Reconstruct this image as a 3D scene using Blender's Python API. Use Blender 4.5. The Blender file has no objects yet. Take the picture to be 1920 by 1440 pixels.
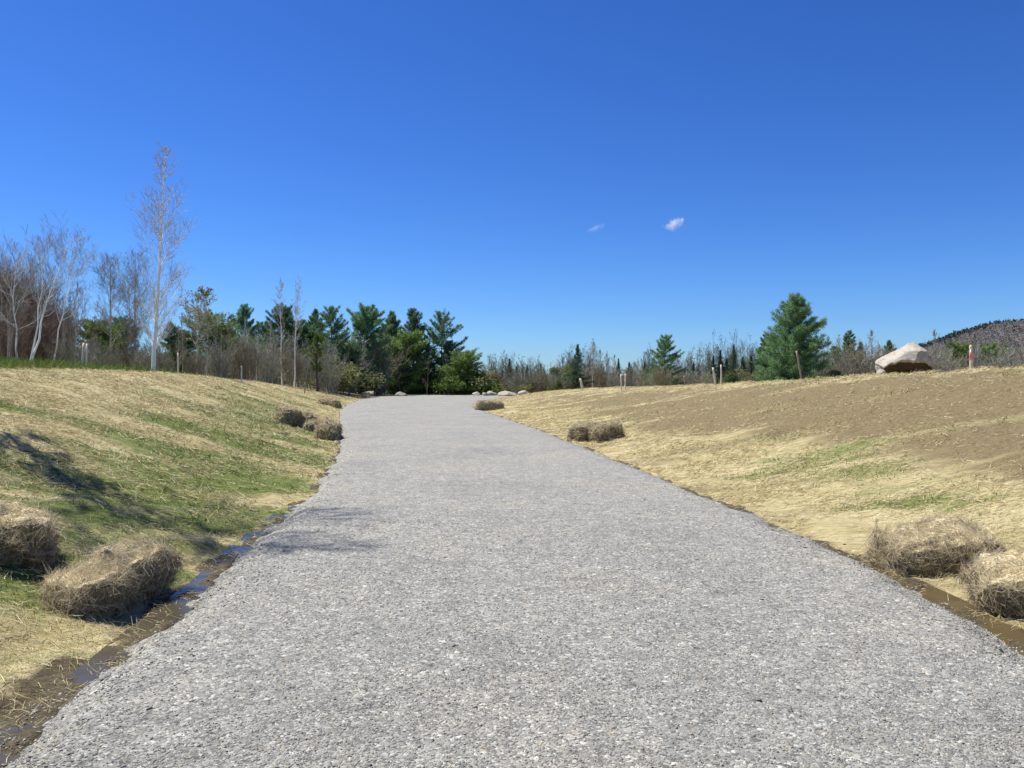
import bpy, math, random
import numpy as np
R_ = np.random.default_rng
C = bpy.context.scene.collection
F = 1493.0
CAMZ = 1.6

# ------------------------------------------------------------------ helpers
def hash2(ix, iy, seed):
    h = (ix.astype(np.int64) * 374761393 + iy.astype(np.int64) * 668265263 + seed * 974711) & 0xffffffff
    h = ((h ^ (h >> 13)) * 1274126177) & 0xffffffff
    h = (h ^ (h >> 16)) & 0xffff
    return h / 65535.0

def vnoise(x, y, seed=0):
    x = np.asarray(x, float); y = np.asarray(y, float)
    ix = np.floor(x); iy = np.floor(y); fx = x - ix; fy = y - iy
    fx = fx * fx * (3 - 2 * fx); fy = fy * fy * (3 - 2 * fy)
    a = hash2(ix, iy, seed); b = hash2(ix + 1, iy, seed); c = hash2(ix, iy + 1, seed); d = hash2(ix + 1, iy + 1, seed)
    return (a * (1 - fx) + b * fx) * (1 - fy) + (c * (1 - fx) + d * fx) * fy

def fbm(x, y, seed=0, o=4):
    s = 0; a = 0.5; t = 0
    for i in range(o):
        s = s + a * vnoise(x * 2 ** i + 17.3 * i, y * 2 ** i - 9.1 * i, seed + i); t += a; a *= 0.5
    return s / t

def sstep(a, b, x):
    t = np.clip((x - a) / (b - a), 0, 1); return t * t * (3 - 2 * t)

def unit(v):
    return v / np.maximum(np.linalg.norm(v, axis=-1, keepdims=True), 1e-9)

def mesh(name, V, quads=None, tris=None, mats=(), smooth=False, attrs=None, cols=None, midx=None):
    me = bpy.data.meshes.new(name)
    V = np.asarray(V, np.float32).reshape(-1, 3)
    nq = 0 if quads is None else len(quads); nt = 0 if tris is None else len(tris)
    li = np.concatenate([np.asarray(quads, np.int32).ravel() if nq else np.zeros(0, np.int32),
                         np.asarray(tris, np.int32).ravel() if nt else np.zeros(0, np.int32)])
    tot = np.concatenate([np.full(nq, 4, np.int32), np.full(nt, 3, np.int32)])
    st = np.concatenate([[0], np.cumsum(tot)[:-1]]).astype(np.int32)
    me.vertices.add(len(V)); me.vertices.foreach_set('co', V.ravel())
    me.loops.add(len(li)); me.loops.foreach_set('vertex_index', li)
    me.polygons.add(len(tot)); me.polygons.foreach_set('loop_start', st); me.polygons.foreach_set('loop_total', tot)
    if smooth: me.polygons.foreach_set('use_smooth', np.ones(len(tot), bool))
    for m in mats: me.materials.append(m)
    if midx is not None: me.polygons.foreach_set('material_index', np.asarray(midx, np.int32))
    me.update(calc_edges=True)
    for k, a in (attrs or {}).items():
        at = me.attributes.new(k, 'FLOAT', 'POINT'); at.data.foreach_set('value', np.asarray(a, np.float32).ravel())
    for k, a in (cols or {}).items():
        at = me.attributes.new(k, 'FLOAT_VECTOR', 'POINT'); at.data.foreach_set('vector', np.asarray(a, np.float32).ravel())
    return me

def link(name, me, parent=None, loc=(0, 0, 0)):
    o = bpy.data.objects.new(name, me); C.objects.link(o); o.location = loc
    if parent: o.parent = parent
    return o

def tag(o, label=None, cat=None, group=None, kind=None):
    if label: o['label'] = label
    if cat: o['category'] = cat
    if group: o['group'] = group
    if kind: o['kind'] = kind
    return o

def empty(name, loc, rz=0.0, sc=1.0):
    o = bpy.data.objects.new(name, None); C.objects.link(o); o.location = loc; o.rotation_euler = (0, 0, rz)
    o.scale = (sc, sc, sc) if not isinstance(sc, tuple) else sc
    o.empty_display_size = .3
    return o

# ------------------------------------------------------------------ materials
def mat(name, rough=.9, spec=.2):
    m = bpy.data.materials.new(name); m.use_nodes = True
    nt = m.node_tree; b = nt.nodes['Principled BSDF']
    b.inputs['Roughness'].default_value = rough; b.inputs['Specular IOR Level'].default_value = spec
    return m, nt, b

def nd(nt, t, **kw):
    n = nt.nodes.new(t)
    for k, v in kw.items():
        if k in n.inputs.keys(): n.inputs[k].default_value = v
        else: setattr(n, k, v)
    return n

def ramp(nt, fac, stops, interp='LINEAR'):
    r = nt.nodes.new('ShaderNodeValToRGB'); r.color_ramp.interpolation = interp
    e = r.color_ramp.elements
    while len(e) < len(stops): e.new(.5)
    for i, (p, c) in enumerate(stops):
        e[i].position = p; e[i].color = (*c, 1)
    nt.links.new(fac, r.inputs['Fac']); return r.outputs['Color']

def mix(nt, fac, a, b, mode='MIX'):
    n = nt.nodes.new('ShaderNodeMix'); n.data_type = 'RGBA'; n.blend_type = mode
    for s, v in ((n.inputs[0], fac), (n.inputs[6], a), (n.inputs[7], b)):
        if hasattr(v, 'is_linked'): nt.links.new(v, s)
        elif isinstance(v, tuple): s.default_value = (*v, 1)
        else: s.default_value = v
    return n.outputs[2]

def mth(nt, op, a, b=None, clamp=False):
    n = nt.nodes.new('ShaderNodeMath'); n.operation = op; n.use_clamp = clamp
    for s, v in ((n.inputs[0], a), (n.inputs[1], b)):
        if v is None: continue
        if hasattr(v, 'is_linked'): nt.links.new(v, s)
        else: s.default_value = v
    return n.outputs[0]

def coord(nt, kind='Object', scale=None, src=None):
    if src is None: src = nt.nodes.new('ShaderNodeTexCoord').outputs[kind]
    if scale:
        mp = nt.nodes.new('ShaderNodeMapping'); mp.inputs['Scale'].default_value = scale
        nt.links.new(src, mp.inputs['Vector']); src = mp.outputs['Vector']
    return src

def noise(nt, vec, scale, detail=4, rough=.55):
    n = nd(nt, 'ShaderNodeTexNoise'); n.inputs['Scale'].default_value = scale; n.inputs['Detail'].default_value = detail
    n.inputs['Roughness'].default_value = rough; nt.links.new(vec, n.inputs['Vector']); return n.outputs['Fac']

def bump(nt, b, h, dist, strength=1.0, prev=None):
    n = nt.nodes.new('ShaderNodeBump'); n.inputs['Distance'].default_value = dist; n.inputs['Strength'].default_value = strength
    nt.links.new(h, n.inputs['Height'])
    if prev: nt.links.new(prev, n.inputs['Normal'])
    nt.links.new(n.outputs['Normal'], b.inputs['Normal']); return n.outputs['Normal']

def island_mat(name, stops, rough=.85, spec=.2, transl=0.0, objvar=0.0):
    """colour picked per leaf / stalk / stone"""
    m, nt, b = mat(name, rough, spec)
    g = nt.nodes.new('ShaderNodeNewGeometry')
    c = ramp(nt, g.outputs['Random Per Island'], stops)
    if objvar:
        oi = nt.nodes.new('ShaderNodeObjectInfo'); hs = nt.nodes.new('ShaderNodeHueSaturation')
        nt.links.new(c, hs.inputs['Color'])
        nt.links.new(mth(nt, 'MULTIPLY_ADD', oi.outputs['Random'], objvar), hs.inputs['Value'])
        hs.inputs['Value'].links[0].from_node.inputs[2].default_value = 1 - objvar / 2
        c = hs.outputs['Color']
    nt.links.new(c, b.inputs['Base Color'])
    if transl:
        t = nt.nodes.new('ShaderNodeBsdfTranslucent'); nt.links.new(c, t.inputs['Color'])
        ms = nt.nodes.new('ShaderNodeMixShader'); ms.inputs[0].default_value = transl
        nt.links.new(b.outputs[0], ms.inputs[1]); nt.links.new(t.outputs[0], ms.inputs[2])
        nt.links.new(ms.outputs[0], nt.nodes['Material Output'].inputs['Surface'])
    return m

M = {}
M['straw'] = island_mat('straw', [(0, (0.258, 0.197, 0.091)), (.25, (0.463, 0.381, 0.193)), (.7, (0.629, 0.550, 0.304)), (1, (0.740, 0.697, 0.453))], transl=.25)
M['hay'] = island_mat('hay', [(0, (0.288, 0.233, 0.128)), (.25, (0.504, 0.428, 0.255)), (.7, (0.666, 0.586, 0.388)), (1, (0.756, 0.707, 0.551))], transl=.3)
M['haydark'] = island_mat('old_shaded_hay', [(0, (0.058, 0.037, 0.018)), (.5, (0.169, 0.119, 0.060)), (1, (0.338, 0.250, 0.132))], transl=.05)  # rotten hay for the bale sides, with their shade put into the colour
M['grass'] = island_mat('grass', [(0, (0.060, 0.102, 0.017)), (.5, (0.111, 0.170, 0.034)), (1, (0.221, 0.264, 0.076))], transl=.35)
M['stone'] = island_mat('stone', [(0, (.165, .165, .16)), (.22, (0.168, 0.168, 0.148)), (.5, (0.250, 0.249, 0.213)), (.75, (0.300, 0.296, 0.253)), (.83, (0.287, 0.243, 0.170)), (.88, (0.326, 0.322, 0.272)), (1, (0.475, 0.472, 0.402))], rough=.8)
M['pine'] = island_mat('pine_needles', [(0, (0.053, 0.111, 0.048)), (.5, (0.129, 0.235, 0.103)), (1, (0.267, 0.401, 0.192))], transl=.25, objvar=.5)
M['spruce'] = island_mat('spruce_needles', [(0, (0.027, 0.055, 0.027)), (.6, (0.058, 0.108, 0.053)), (1, (0.117, 0.176, 0.088))], transl=.15, objvar=.5)
M['young'] = island_mat('young_pine_needles', [(0, (0.085, 0.142, 0.033)), (.5, (0.167, 0.259, 0.067)), (1, (0.268, 0.369, 0.118))], transl=.3, objvar=.5)
M['leaf'] = island_mat('young_leaves', [(0, (0.044, 0.084, 0.015)), (.5, (0.089, 0.148, 0.025)), (1, (0.157, 0.216, 0.049))], transl=.3, objvar=.4)
M['olive'] = island_mat('olive_buds', [(0, (0.132, 0.145, 0.053)), (.5, (0.224, 0.238, 0.092)), (1, (0.330, 0.330, 0.158))], transl=.3, objvar=.4)
M['oliv2'] = island_mat('dull_leaves', [(0, (.06, .065, .032)), (.5, (.11, .11, .055)), (1, (.18, .17, .09))], transl=.2, objvar=.4)
M['rust'] = island_mat('rust_leaves', [(0, (.07, .035, .018)), (.5, (.13, .07, .035)), (1, (.20, .115, .06))], transl=.2, objvar=.3)
M['twig'] = island_mat('grey_twigs', [(0, (0.161, 0.145, 0.116)), (.6, (0.289, 0.278, 0.233)), (1, (0.449, 0.468, 0.395))], objvar=.4)
M['twigbrown'] = island_mat('brown_twigs', [(0, (0.119, 0.096, 0.068)), (.6, (0.226, 0.192, 0.141)), (1, (0.367, 0.345, 0.264))], objvar=.5)
M['twigpale'] = island_mat('pale_twigs', [(0, (0.240, 0.235, 0.234)), (.6, (0.365, 0.365, 0.364)), (1, (0.538, 0.550, 0.551))], objvar=.3)
M['twigred'] = island_mat('russet_twigs', [(0, (.125, .083, .063)), (.6, (.225, .16, .125)), (1, (.33, .25, .20))], objvar=.4)

def bark(name, a, b_, c=None, sc=(6, 6, 14)):
    m, nt, b = mat(name)
    v = coord(nt, 'Object', sc)
    n = noise(nt, v, 1.6, 5, .65)
    col = ramp(nt, n, [(.30, a), (.38, b_), (.8, c or b_)])
    nt.links.new(col, b.inputs['Base Color']); bump(nt, b, n, .01, .5)
    return m
M['birchbark'] = bark('birch_bark', (.10, .085, .07), (.82, .80, .77), (.92, .91, .89), (1.5, 1.5, 7))
M['greybark'] = bark('grey_bark', (.10, .085, .075), (.24, .21, .19), (.36, .33, .30), (9, 9, 3))
M['palebark'] = bark('pale_bark', (.20, .165, .14), (.46, .41, .36), (.60, .56, .5), (4, 4, 6))
M['darkbark'] = bark('dark_bark', (.03, .024, .02), (.08, .062, .05), (.12, .10, .085), (9, 9, 3))
M['wood'] = bark('weathered_wood', (.46, .39, .28), (.66, .58, .46), (.76, .69, .57), (30, 30, 1.2))
M['pinewood'] = bark('brown_wood', (.18, .12, .08), (.33, .24, .17), (.42, .33, .24), (30, 30, 1.2))

def plain(name, c, rough=.6):
    m, nt, b = mat(name, rough); v = coord(nt, 'Object')
    n = noise(nt, v, 40, 2); nt.links.new(mix(nt, n, tuple(x * .85 for x in c), c), b.inputs['Base Color']); return m
M['ribbon'] = plain('pink_ribbon', (.80, .33, .27))

# ------------------------------------------------------------------ terrain definition
YL = [-20, 3.5, 5.7, 7.5, 12.6, 15.9, 21, 29.9, 47.8, 63, 80, 96, 115, 140, 200]
VL = [-2.2, -2.26, -2.40, -2.6, -3.03, -3.5, -4.45, -6.4, -10.3, -13.0, -15.4, -17.0, -18.6, -20, -20]
YR = [-20, 3, 4.93, 6.3, 9.03, 12, 14.95, 20, 29.9, 40, 53, 60, 70, 85, 109, 125, 140, 200]
VR = [3.1, 3.15, 3.17, 3.28, 3.14, 2.85, 2.5, 1.9, .8, -.6, -2.5, -3.1, -3.1, -2.2, 0.2, 3, 7, 8]
def XL(Y): return np.interp(Y, YL, VL)
def XR(Y): return np.interp(Y, YR, VR)
def HL(Y): return np.interp(Y, [-20, 10, 18, 30, 40, 48, 63, 96, 115, 130], [1.8, 1.88, 1.95, 2.05, 2.03, 1.95, 1.68, .89, .32, 0])
def HR(Y): return np.interp(Y, [-20, 8, 16, 20, 25, 30, 40, 53, 63, 80, 109, 125, 140], [2.2, 2.15, 2.06, 2.02, 1.92, 1.80, 1.60, 1.42, 1.26, 1.0, .6, .2, 0])
def WL(Y): return np.interp(Y, [-20, 48, 63, 96, 115], [7, 7, 6.5, 6, 5])
def WR(Y): return np.interp(Y, [-20, 10, 20, 30, 40, 53, 63, 80, 109], [8.5, 8.5, 9.5, 10.5, 11, 11, 10, 8, 5])

def side_uv(X, Y):
    """distance outside the gravel (u) on the left (s=-1) or right (s=1)"""
    ul = XL(Y) - X; ur = X - XR(Y)
    return ul, ur

def terrain(X, Y, fine=True):
    X = np.asarray(X, float); Y = np.asarray(Y, float)
    ul, ur = side_uv(X, Y)
    dk = np.interp(Y, [-5, 12, 20, 40, 100], [1, 1, .6, .4, .1])
    def bank(u, H, W, slope, seed):
        un = u + .5 * (fbm(Y * .35, u * .25, seed, 2) - .5) * np.clip(u, 0, 1)
        t = np.clip((un - .35) / (W - .35), 0, 1)
        z = H * (.62 * t + .38 * t * t * (3 - 2 * t))
        over = np.clip(u - W, 0, 60)
        return z + over * slope
    sl = np.interp(Y, [-20, 40, 70, 110, 140], [.036, .034, .02, .005, 0])
    srr = np.interp(Y, [-20, 20, 40, 110, 140], [.0, -.004, -.012, -.008, 0])
    zl = bank(ul, HL(Y), WL(Y), sl, 3); zr = bank(ur, HR(Y), WR(Y), srr, 8)
    zl = zl - .13 * dk; zr = zr - .12 * dk
    z = np.where(ul > 0, zl, np.where(ur > 0, zr, np.interp(Y, [117, 119.5], [-.30, -.04])))
    u = np.maximum(ul, ur)
    if fine:
        k = np.clip(u / .8, 0, 1) * np.clip((150 - Y) / 60, 0, 1)
        # raked ridges run up the slope, clods and mulch lumps on top
        rid = fbm(Y * 1.1 + np.abs(u) * .55, u * .22, 21, 3) - .5
        z = z + k * (.20 * rid + .13 * (fbm(X * 1.3, Y * 1.3, 31, 3) - .5))
        z = z + np.clip(u / .2, 0, 1) * .10 * (fbm(X * 6, Y * 6, 41, 3) - .5) * np.clip((40 - Y) / 20, 0, 1)
        z = np.where(u < .9, z + np.clip(u / .1, 0, 1) * .05 * (fbm(X * 2.2, Y * 2.2, 51, 2) - .5), z)
    return z

def masks(X, Y):
    """green, soil, mud amounts 0..1"""
    ul, ur = side_uv(X, Y); left = ul > 0; u = np.maximum(ul, ur)
    st = fbm(Y * 1.0 + u * .5, u * .30, 61, 4); st2 = fbm(Y * 2.3 + u * 1.0, u * .8, 71, 3); big = fbm(X * .30, Y * .16, 81, 3)
    low = np.exp(-((ul - 2.2) / 2.7) ** 2) * np.interp(Y, [4, 6.5, 12, 26, 40], [.25, 1, 1, .85, .4])
    gl = sstep(.48, .80, .52 * st + .30 * st2 + .2 * big + .30 * low - .03)
    W = WL(Y)
    plateau = sstep(W + .6, W + 2.5, ul) * np.interp(Y, [10, 34, 60], [1, .9, .6])
    gl = np.maximum(gl, plateau * (.65 + .35 * st2))
    gp = np.exp(-((Y - 13) / 4.5) ** 2 - ((ur - 2.6) / 1.6) ** 2) + .9 * np.exp(-((Y - 9.3) / 1.5) ** 2 - ((ur - 1.9) / .8) ** 2)
    crest = .25 * np.exp(-((ur - WR(Y)) / 1.2) ** 2)
    gr = sstep(.50, .95, .5 * st + .3 * st2 + .24 * gp + .10 + .5 * crest * (Y > 20))
    green = np.where(left, gl, gr)
    bare = np.exp(-((ur - 5.9) / 3.2) ** 2) * np.interp(Y, [3, 7, 14, 24, 34, 60], [.5, 1, 1, .9, .5, .2])
    sr = sstep(.37, .66, .45 * st + .28 * st2 + .42 * bare + .05)
    sL = sstep(.50, .75, .55 * st + .3 * st2 + .15 * (1 - big)) * .75
    soil = np.where(left, sL, sr) * (1 - green)
    mw = np.where(left, np.interp(Y, [3, 5, 8, 12, 40], [.85, .5, .3, .2, .1]), np.interp(Y, [3, 6, 10, 20], [.6, .42, .22, .12]))
    mud = 1 - sstep(mw * .55, mw * 1.15, u + .5 * (fbm(X * 2.5, Y * 2.5, 91, 3) - .5))
    return green * (1 - mud), soil, mud

# ground sheet
def make_ground():
    Ys = [-14.0]
    while Ys[-1] < 2600:
        y = Ys[-1]; Ys.append(y + (.09 if 2 < y < 8 else max(.12, abs(y) * .011) if y < 170 else y * .08) if y > 2 else y + .5)
    Ys = np.array(Ys)
    u = list(np.arange(0, 1.2, .05)) + list(np.arange(1.2, 12, .11))
    while u[-1] < 2500: u.append(u[-1] * 1.06)
    u = np.array(u); inner = np.linspace(0, 1, 7)[1:-1]
    xl = XL(Ys)[:, None]; xr = XR(Ys)[:, None]
    X = np.concatenate([xl - u[::-1][None], xl + (xr - xl) * inner[None], xr + u[None]], 1)
    Y = np.repeat(Ys[:, None], X.shape[1], 1)
    Z = terrain(X, Y)
    Z = np.where(np.abs(X) > 200, np.minimum(Z, 3.0), Z)
    g, s, m = masks(X, Y)
    nr, nc = X.shape; idx = np.arange(nr * nc).reshape(nr, nc)
    q = np.stack([idx[:-1, :-1], idx[:-1, 1:], idx[1:, 1:], idx[1:, :-1]], -1).reshape(-1, 4)
    ul, ur = side_uv(X, Y); uu = np.maximum(ul, ur)
    mt, nt, b = mat('ground', .95, .15)
    def at(n):
        a = nt.nodes.new('ShaderNodeAttribute'); a.attribute_name = n; return a.outputs['Fac']
    v = coord(nt, 'Object')
    cx = nt.nodes.new('ShaderNodeCombineXYZ')
    nt.links.new(at('streak'), cx.inputs[0]); nt.links.new(at('u'), cx.inputs[1])
    sv = coord(nt, scale=(2.2, .55, 1), src=cx.outputs[0])
    n1 = noise(nt, sv, 1.6, 8, .65); n2 = noise(nt, v, 16, 6, .7); n3 = noise(nt, v, 70, 3, .6)
    sv2 = coord(nt, scale=(9, 2.2, 1), src=cx.outputs[0]); n4 = noise(nt, sv2, 2.0, 6, .7)
    straw = ramp(nt, n4, [(.28, (0.140, 0.108, 0.056)), (.42, (0.345, 0.290, 0.154)), (.56, (0.493, 0.426, 0.238)), (.75, (0.592, 0.535, 0.326))])
    soil = ramp(nt, n2, [(.3, (0.108, 0.081, 0.041)), (.5, (0.183, 0.144, 0.075)), (.7, (0.246, 0.201, 0.108))])
    green = ramp(nt, n4, [(.3, (0.057, 0.088, 0.019)), (.5, (0.123, 0.158, 0.040)), (.72, (0.317, 0.290, 0.114))])
    mud = ramp(nt, n2, [(.3, (0.039, 0.030, 0.016)), (.55, (0.094, 0.073, 0.036)), (.75, (0.188, 0.156, 0.074))])
    def soft(mask, lo, hi, amt=.7):
        w = mth(nt, 'ADD', mask, mth(nt, 'MULTIPLY', mth(nt, 'SUBTRACT', mth(nt, 'ADD', mth(nt, 'MULTIPLY', n1, .5), mth(nt, 'MULTIPLY', n2, .5)), .5), amt * 2))
        r = ramp(nt, w, [(lo, (0, 0, 0)), (hi, (1, 1, 1))]); return r
    sv3 = coord(nt, scale=(1.1, .22, 1), src=cx.outputs[0]); n6 = noise(nt, sv3, 1.3, 7, .62)
    straw = mix(nt, ramp(nt, n6, [(.42, (0, 0, 0)), (.60, (.75, .75, .75))]), straw, ramp(nt, n4, [(.3, (.16, .135, .055)), (.5, (.33, .28, .13)), (.7, (.50, .42, .22))]))
    c = mix(nt, soft(at('soil'), .24, .74, .9), straw, soil)
    c = mix(nt, soft(at('green'), .35, .80), c, green)
    c = mix(nt, soft(at('mud'), .35, .65, .4), c, mud)
    far = ramp(nt, noise(nt, v, .35, 5), [(.35, (.10, .075, .045)), (.6, (.18, .14, .08))])
    c = mix(nt, at('far'), c, far)
    nt.links.new(c, b.inputs['Base Color'])
    rr = mth(nt, 'SUBTRACT', .95, mth(nt, 'MULTIPLY', at('mud'), .35)); nt.links.new(rr, b.inputs['Roughness'])
    nb = bump(nt, b, n4, .05, .8); bump(nt, b, n3, .015, .7, nb)
    far_a = sstep(125, 150, Y) + sstep(40, 60, uu); far_a = np.clip(far_a, 0, 1)
    me = mesh('ground', np.stack([X, Y, Z], -1), q, mats=[mt], smooth=True,
              attrs={'green': g, 'soil': s, 'mud': m, 'u': uu, 'streak': Y + .5 * uu, 'far': far_a})
    tag(link('ground', me), kind='structure')
make_ground()

# gravel road
def road_z(X, Y):
    xl = XL(Y); xr = XR(Y)
    w = np.minimum(X - xl, xr - X)
    en = .34 * (fbm(X * 1.7, Y * 1.7, 101, 4) - .5) + .16 * (fbm(X * 9, Y * 9, 105, 2) - .5)
    w = w + en
    dk = np.interp(Y, [-5, 12, 20, 40, 100], [1, 1, .7, .5, .3])
    z = -.20 * dk * (1 - sstep(-.36, .32, w))
    z = z + .05 * (fbm(X * .5, Y * .25, 111, 2) - .5) + .022 * (fbm(X * 4, Y * 4, 121, 3) - .5)
    return z

def make_road():
    Ys = [-12.0]
    while Ys[-1] < 119: y = Ys[-1]; Ys.append(y + (.5 if y < 2 else max(.05, y * .009)))
    Ys = np.array(Ys); e = .42
    t = np.concatenate([np.linspace(-e, .5, 20)]), 
    tl = np.linspace(-e, .6, 26); mid = np.linspace(0, 1, 70)[1:-1]
    xl = XL(Ys)[:, None]; xr = XR(Ys)[:, None]
    X = np.concatenate([xl + tl[None], (xl + .6) + (xr - xl - 1.2) * mid[None], xr - tl[::-1][None]], 1)
    Y = np.repeat(Ys[:, None], X.shape[1], 1); Z = road_z(X, Y)
    nr, nc = X.shape; idx = np.arange(nr * nc).reshape(nr, nc)
    q = np.stack([idx[:-1, :-1], idx[:-1, 1:], idx[1:, 1:], idx[1:, :-1]], -1).reshape(-1, 4)
    mt, nt, b = mat('gravel', .88, .25)
    v = coord(nt, 'Object')
    wn = nd(nt, 'ShaderNodeTexNoise'); wn.inputs['Scale'].default_value = 30; nt.links.new(v, wn.inputs['Vector'])
    wv = mix(nt, .012, v, wn.outputs['Color'])
    def vor(scale):
        n = nt.nodes.new('ShaderNodeTexVoronoi'); n.inputs['Scale'].default_value = scale; nt.links.new(wv, n.inputs['Vector'])
        sp = nt.nodes.new('ShaderNodeSeparateColor'); nt.links.new(n.outputs['Color'], sp.inputs[0]); return n.outputs['Distance'], sp.outputs[0], sp.outputs[1]
    stops = [(0, (0.098, 0.098, 0.090)), (.2, (0.172, 0.173, 0.157)), (.5, (0.247, 0.247, 0.222)), (.78, (0.304, 0.300, 0.265)), (.84, (0.308, 0.264, 0.193)), (.88, (0.336, 0.332, 0.294)), (1, (0.485, 0.481, 0.426))]
    d1, r1, g1 = vor(85); d2, r2, g2 = vor(44); d3, r3, g3 = vor(16)
    c1 = ramp(nt, r1, stops); c2 = ramp(nt, r2, stops)
    k2 = ramp(nt, g2, [(.70, (0, 0, 0)), (.74, (1, 1, 1))])
    c = mix(nt, k2, c1, c2)
    c3 = ramp(nt, r3, [(0, (.72, .72, .74)), (.5, (.97, .97, .97)), (1, (1.25, 1.24, 1.22))])
    c = mix(nt, .35, c, c3, 'MULTIPLY')
    big = ramp(nt, noise(nt, v, .45, 6, .6), [(.3, (.84, .84, .86)), (.5, (1, 1, 1)), (.72, (1.12, 1.07, 1.0))])
    c = mix(nt, 1.0, c, big, 'MULTIPLY')
    med = ramp(nt, noise(nt, v, 4.0, 10, .85), [(.30, (.62, .62, .62)), (.5, (1, 1, 1)), (.7, (1.34, 1.33, 1.29))])
    c = mix(nt, .9, c, med, 'MULTIPLY')
    nt.links.new(c, b.inputs['Base Color'])
    h = mix(nt, k2, d1, d2)
    inv = mth(nt, 'SUBTRACT', 1.0, h)
    nb = bump(nt, b, inv, .010, .6); n5 = noise(nt, v, 150, 3, .6); bump(nt, b, n5, .006, .8, nb)
    me = mesh('gravel_road', np.stack([X, Y, Z], -1), q, mats=[mt], smooth=True)
    tag(link('gravel_road', me), kind='structure')
make_road()

# loose stones lying on the gravel
def make_stones():
    r = R_(5); N = 150000
    d = 2.9 * (15 / 2.9) ** (r.random(N) ** 1.35)
    X = r.uniform(-1, 1, N) * .70 * d; Y = d
    xl = XL(Y); xr = XR(Y)
    e = (1 + 1.3 * (r.random(N) < .22)) * .32 + .22 * (fbm(X * 1.7, Y * 1.7, 101, 4) - .5)
    k = (r.random(N) < 1.05 - sstep(5, 15, d)) & (r.random(N) < .5 + .6 * sstep(.42, .62, fbm(X * 2.2, Y * 2.2, 151, 3))) & (X > xl - e * r.random(N) ** 2) & (X < xr + e * r.random(N) ** 2) & (X / Y > -.70) & (X / Y < .70)
    X = X[k]; Y = Y[k]; n = len(X)
    w = np.minimum(X - XL(Y), XR(Y) - X)
    size = (.0034 + .0062 * r.random(n) ** 2.6) * np.where(r.random(n) < .012, 1.8, 1) * np.clip(Y / 6, .95, 1.25) * np.where(w < .5, 1.25, 1)
    t = (1 + 5 ** .5) / 2
    ico = np.array([(-1, t, 0), (1, t, 0), (-1, -t, 0), (1, -t, 0), (0, -1, t), (0, 1, t), (0, -1, -t), (0, 1, -t), (t, 0, -1), (t, 0, 1), (-t, 0, -1), (-t, 0, 1)]) / 1.9
    tri = np.array([(0, 11, 5), (0, 5, 1), (0, 1, 7), (0, 7, 10), (0, 10, 11), (1, 5, 9), (5, 11, 4), (11, 10, 2), (10, 7, 6), (7, 1, 8), (3, 9, 4), (3, 4, 2), (3, 2, 6), (3, 6, 8), (3, 8, 9), (4, 9, 5), (2, 4, 11), (6, 2, 10), (8, 6, 7), (9, 8, 1)])
    protos = ico[None] * r.uniform(.5, 1.25, (24, 12, 1)) + r.normal(0, .14, (24, 12, 3))
    P = protos[r.integers(0, 24, n)] * (size[:, None, None] * np.stack([r.uniform(.8, 1.5, n), r.uniform(.7, 1.1, n), r.uniform(.45, .8, n)], -1)[:, None, :])
    a = r.uniform(0, 6.283, n); ca, sa = np.cos(a), np.sin(a); tl = r.normal(0, .25, n)
    x = P[..., 0] * ca[:, None] - P[..., 1] * sa[:, None]; y = P[..., 0] * sa[:, None] + P[..., 1] * ca[:, None]; z = P[..., 2] + tl[:, None] * P[..., 0]
    zb = np.maximum(road_z(X, Y), terrain(X, Y)) + size * -.08
    V = np.stack([x + X[:, None], y + Y[:, None], z + zb[:, None]], -1)
    T = (tri[None] + (np.arange(n) * 12)[:, None, None]).reshape(-1, 3)
    tag(link('gravel', mesh('gravel', V, tris=T, mats=[M['stone']])), 'loose crushed grey stones scattered over the gravel road surface', 'gravel', kind='stuff')
make_stones()

# ditch water
def water(name, side, y0, y1, level, wid, seed, murk):
    Ys = np.arange(y0, y1, .06); n = len(Ys)
    c = (XL(Ys) - .16) if side < 0 else (XR(Ys) + .16)
    tt = np.linspace(-1, 1, 15)
    hw = wid * (.7 + .6 * fbm(Ys * .7, Ys * 0, seed, 3)) * np.minimum(1, np.minimum((Ys - y0 + .05) / .6, (y1 - Ys) / .6))
    X = c[:, None] + tt[None] * hw[:, None]; Y = np.repeat(Ys[:, None], 15, 1)
    Z = np.full_like(X, level)
    idx = np.arange(n * 15).reshape(n, 15)
    q = np.stack([idx[:-1, :-1], idx[:-1, 1:], idx[1:, 1:], idx[1:, :-1]], -1).reshape(-1, 4)
    m, nt, b = mat(name, .16, .35); b.inputs['IOR'].default_value = 1.33
    v = coord(nt, 'Object')
    nt.links.new(ramp(nt, noise(nt, v, 3, 4), [(.3, murk), (.7, tuple(x * 1.7 for x in murk))]), b.inputs['Base Color'])
    bump(nt, b, noise(nt, v, 14, 3), .004, .35)
    tag(link('ditch_water', mesh('ditch_water', np.stack([X, Y, Z], -1), q, mats=[m], smooth=True)), kind='structure')
water('ditch_water_brown', -1, 2.6, 11.5, -.136, .15, 7, (.050, .043, .026))
water('ditch_water_ochre', 1, 3.2, 7.6, -.128, .17, 9, (.065, .048, .022))

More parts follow.
